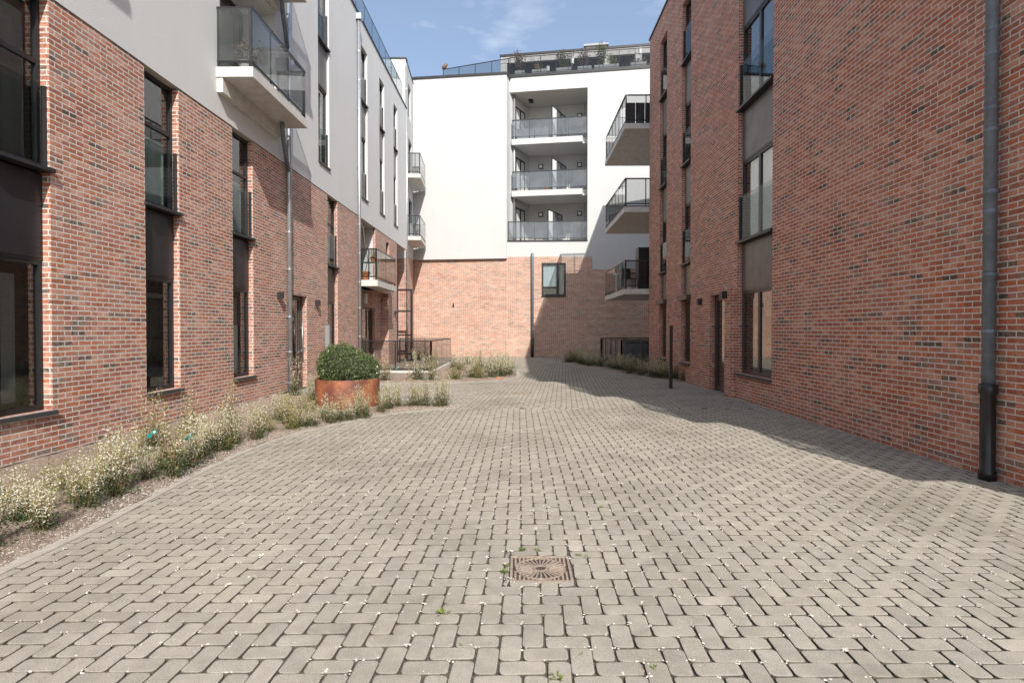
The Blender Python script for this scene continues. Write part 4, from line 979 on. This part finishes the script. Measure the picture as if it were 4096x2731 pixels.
# ------------------------------------------------------------------ THINGS ON BALCONIES
def pot(x, y, z, r, h, m, label, cat='flower pot', plantm=None, ph_=.3, group=None, sp=1.0, n=120):
    t = thing('flower_pot', (x, y, z), label, cat, group)
    MB().tube([(0, 0, 0), (0, 0, h*.8), (0, 0, h*.8), (0, 0, h)], r, 16, rads=[r*.72, r*.93, r*1.05, r*1.05]).build('pot', M[m], t, smooth=False, local=True)
    if plantm: 
        lf = MB()
        for _ in range(n): leafq(lf, Vector((random.gauss(0, r*.5*sp), random.gauss(0, r*.5*sp), h+random.random()*ph_)), rv()+Vector((0, 0, .6)), .06, .03)
        lf.build('plant', M[plantm], t, recalc=False, local=True, uv=False)
pot(-5.62, 20.95, 3.34, .19, .32, 'orange', 'large terracotta pot standing on the low left balcony floor', plantm=None, group='terracotta pots on the low left balcony')
pot(-5.35, 21.1, 4.03, .11, .18, 'orange', 'small terracotta pot on the green shelf with a leafy seedling', plantm='leaf_m', ph_=.25, group='terracotta pots on the low left balcony')
t = thing('plant_stand', (-5.45, 21.1, 3.34), 'green metal plant shelf on the low left balcony', 'shelf'); s = MB(); s.box(-.35, .3, -.15, .15, .66, .69)
for a in (-.33, .27):
    for b in (-.13, .11): s.box(a, a+.02, b, b+.02, 0, .66)
s.build('shelf', simple('green_paint', (.10, .26, .16), .5), t, local=True)
t = thing('bamboo_cane', (-5.62, 20.95, 3.6), 'tall thin plant stem rising from the large terracotta pot', 'plant stem'); MB().tube([(0, 0, 0), (.1, .05, .5), (.02, .0, 1.0), (-.06, .0, 1.7)], .012, 6).build('stem', M['leaf_b'], t, local=True)
# big balcony plants
pot(-5.25, 11.1, 6.44, .15, .25, 'greyplant', 'bushy dry plant in a grey pot behind the large balcony glass', plantm='leaf_b', ph_=.35, sp=1.6, n=260)
# right low balcony: cabinet, chair, lamp
t = thing('storage_cabinet', (5.3, 24.5, 3.1), 'tall dark cabinet against the wall on the lowest right balcony', 'cabinet'); c = MB(); c.box(-.28, .22, -.3, .3, 0, 1.9); c.build('carcass', M['dark'], t, local=True); MB().box(-.27, .21, -.315, -.302, .05, 1.85).build('door', M['dark'], t, local=True)
def chair(x, y, z, rz, label, m='black'):
    t = thing('balcony_chair', (x, y, z), label, 'chair', rz=rz); s = MB(); s.box(-.22, .22, -.22, .22, .43, .46); s.build('seat', M[m], t, local=True)
    b = MB(); b.box(-.22, .22, .2, .22, .46, .9); b.build('backrest', M[m], t, local=True)
    for a in (-.21, .19):
        for c in (-.21, .19): MB().box(a, a+.02, c, c+.02, 0, .43).build('leg', M['offwhite'], t, local=True)
chair(4.4, 22.9, 3.1, .5, 'white framed chair behind the glass of the lowest right balcony')
t = thing('folding_table', (4.15, 23.6, 3.1), 'small folding table on the lowest right balcony', 'table'); c = MB(); c.box(-.25, .3, -.3, .3, .7, .73); c.build('tabletop', M['offwhite'], t, local=True)
for a in (-.22, .25): MB().box(a, a+.025, -.25, -.22, 0, .7).build('leg', M['offwhite'], t, local=True)
t = thing('privacy_screen', (4.7, 22.3, 9.36), 'dark grey board screen inside the top right balcony rail', 'screen'); c = MB()
for k in range(5): c.box(-.55+k*.36, -.55+k*.36+.34, 0, .03, .06, .92)
c.build('boards', simple('slate_boards', (.075, .08, .095), .6), t, local=True)
# planters on the third loggia
for u, w, lb in ((.9, 1.0, 'left grey planter trough behind the top loggia glass'), (1.9, .9, 'right grey planter trough behind the top loggia glass')):
    p = UR.p(u, -.35, 12.45); t = thing('planter_trough', p, lb, 'planter', 'troughs on the top loggia'); q = MB(Fr((0, 0), tuple(UR.t)[:2], (0, -1))); q.box(-w/2, w/2, -.18, .18, 0, .62); q.build('trough', M['greyplant'], t, local=True)
    lf = MB()
    for _ in range(140):
        cx = random.choice((-.3, 0, .3)); leafq(lf, Vector((cx+random.gauss(0, .05), random.gauss(0, .06), .62+random.random()**1.3*.35)), rv()+Vector((0, 0, .6)), .07, .035)
    lf.build('plants', M['leaf_m'], t, recalc=False, local=True, uv=False)
p = UR.p(.75, -.4, 9.5); t = thing('clothes_airer', p, 'white folding clothes airer leaning on the middle loggia', 'clothes airer'); a = MB()
for sx in (-.16, .16): a.tube([(sx, -.05, 0), (sx*.9, .1, .95)], .013, 6)
for z in (.3, .6, .93): a.tube([(-.16, z*.15-.05, z), (.16, z*.15-.05, z)], .01, 6)
a.build('frame', M['offwhite'], t, local=True)
p = GR.p(3.55, -.9, 6.56); t = thing('round_stool', p, 'small round pale stool on the lowest loggia terrace', 'stool'); a = MB(); a.tube([(0, 0, .44), (0, 0, .47)], .2, 16); a.build('seat', M['offwhite'], t, local=True)
for k in range(3): MB().tube([(.15*cos(k*2.1), .15*sin(k*2.1), .44), (.2*cos(k*2.1), .2*sin(k*2.1), 0)], .01, 6).build('leg', M['greyplant'], t, local=True)
p = GR.p(1.9, -.5, 6.56); t = thing('wooden_bench', p, 'low brown wooden bench on the lowest loggia terrace', 'bench'); a = MB(); a.box(-.35, .35, -.12, .12, .2, .24); a.box(-.33, -.29, -.1, .1, 0, .2); a.box(.29, .33, -.1, .1, 0, .2); a.build('bench_seat', M['stool'], t, local=True)
p = UR.p(2.1, -.3, 9.5); pot(p.x, p.y, p.z, .09, .16, 'orange', 'small orange red pot by the divider on the middle loggia')
# roof terrace planters and bushes
rows = [(.35, .55, 'leaf_p', 1.15), (1.5, .85, 'leaf_b', .35), (2.9, .85, 'leaf_d', 1.3), (4.1, .8, 'leaf_p', 1.05), (5.0, .7, 'leaf_d', 1.35), (5.7, .7, 'leaf_m', .7), (7.1, .9, 'leaf_b', .35), (8.4, .9, 'leaf_m', .45), (9.9, .9, 'leaf_m', .5)]
nm = ['first purple leaved bush behind the roof glass', 'second box with low dry plants on the roof terrace', 'tall dark olive bush, third box on the roof terrace', 'wiry purple bush in the fourth box on the roof terrace', 'tallest dark bush, fifth box on the roof terrace', 'broad leaved plant in the sixth box on the roof terrace', 'seventh box with dry low plants on the roof terrace', 'eighth box with large bright leaves on the roof terrace', 'last box with trailing plants on the roof terrace beside the brick corner']
for (u, w, lm, hh), lb in zip(rows, nm):
    p = UR.p(u+.15, -.75, 15.8); t = thing('roof_planter', p, lb, 'planter', 'planter boxes along the roof terrace rail'); q = MB(Fr((0, 0), tuple(UR.t)[:2], (0, -1))); q.box(-w/2, w/2, -.2, .2, 0, .78); q.build('planter_box', M['greyplant'], t, local=True)
    lf = MB(); st = MB()
    for k in range(9 if hh > .6 else 5):
        a = random.uniform(-w*.4, w*.4); tip = (a+random.gauss(0, .14), random.gauss(0, .1), .78+hh*random.uniform(.6, 1)); st.tube([(a*.5, 0, .76), tip], .008, 4)
        for _ in range(int(60*max(.5, hh))): 
            tt = random.uniform(.15, 1); q0 = Vector((a*.5, 0, .76)).lerp(Vector(tip), tt)+rv()*.07; leafq(lf, q0, rv(), random.uniform(.07, .12), random.uniform(.03, .06))
    st.build('stems', M['stem'], t, recalc=False, local=True, uv=False); lf.build('foliage', M[lm], t, recalc=False, local=True, uv=False)
for u, z, lb in ((2.15, 16.4, 'left white bucket hanging behind the roof glass'), (3.55, 16.75, 'white pot between the olive and purple bushes on the roof'), (7.35, 17.05, 'white lantern hanging above the seventh roof box')):
    p = UR.p(u, -.6, z); t = thing('white_bucket', p, lb, 'bucket', 'white buckets on the roof terrace'); MB().tube([(0, 0, 0), (0, 0, .3)], .1, 12, rads=[.08, .11]).build('pail', M['offwhite'], t, local=True)
    MB().tube([(0, 0, .3), (0, 0, .42)], .006, 5).build('hanger', M['zinc'], t, local=True)
p = FRL.p(.1, .0, 17.15); t = thing('stone_ornament', p, 'small brown bird shaped ornament on the far left corner of the roof railing', 'ornament'); MB().tube([(-.12, 0, 0), (-.05, 0, .08), (.06, 0, .16), (.12, 0, .26), (.2, 0, .25)], .1, 10, rads=[.05, .12, .12, .09, .03]).build('figure', M['stool'], t, smooth=True, local=True)
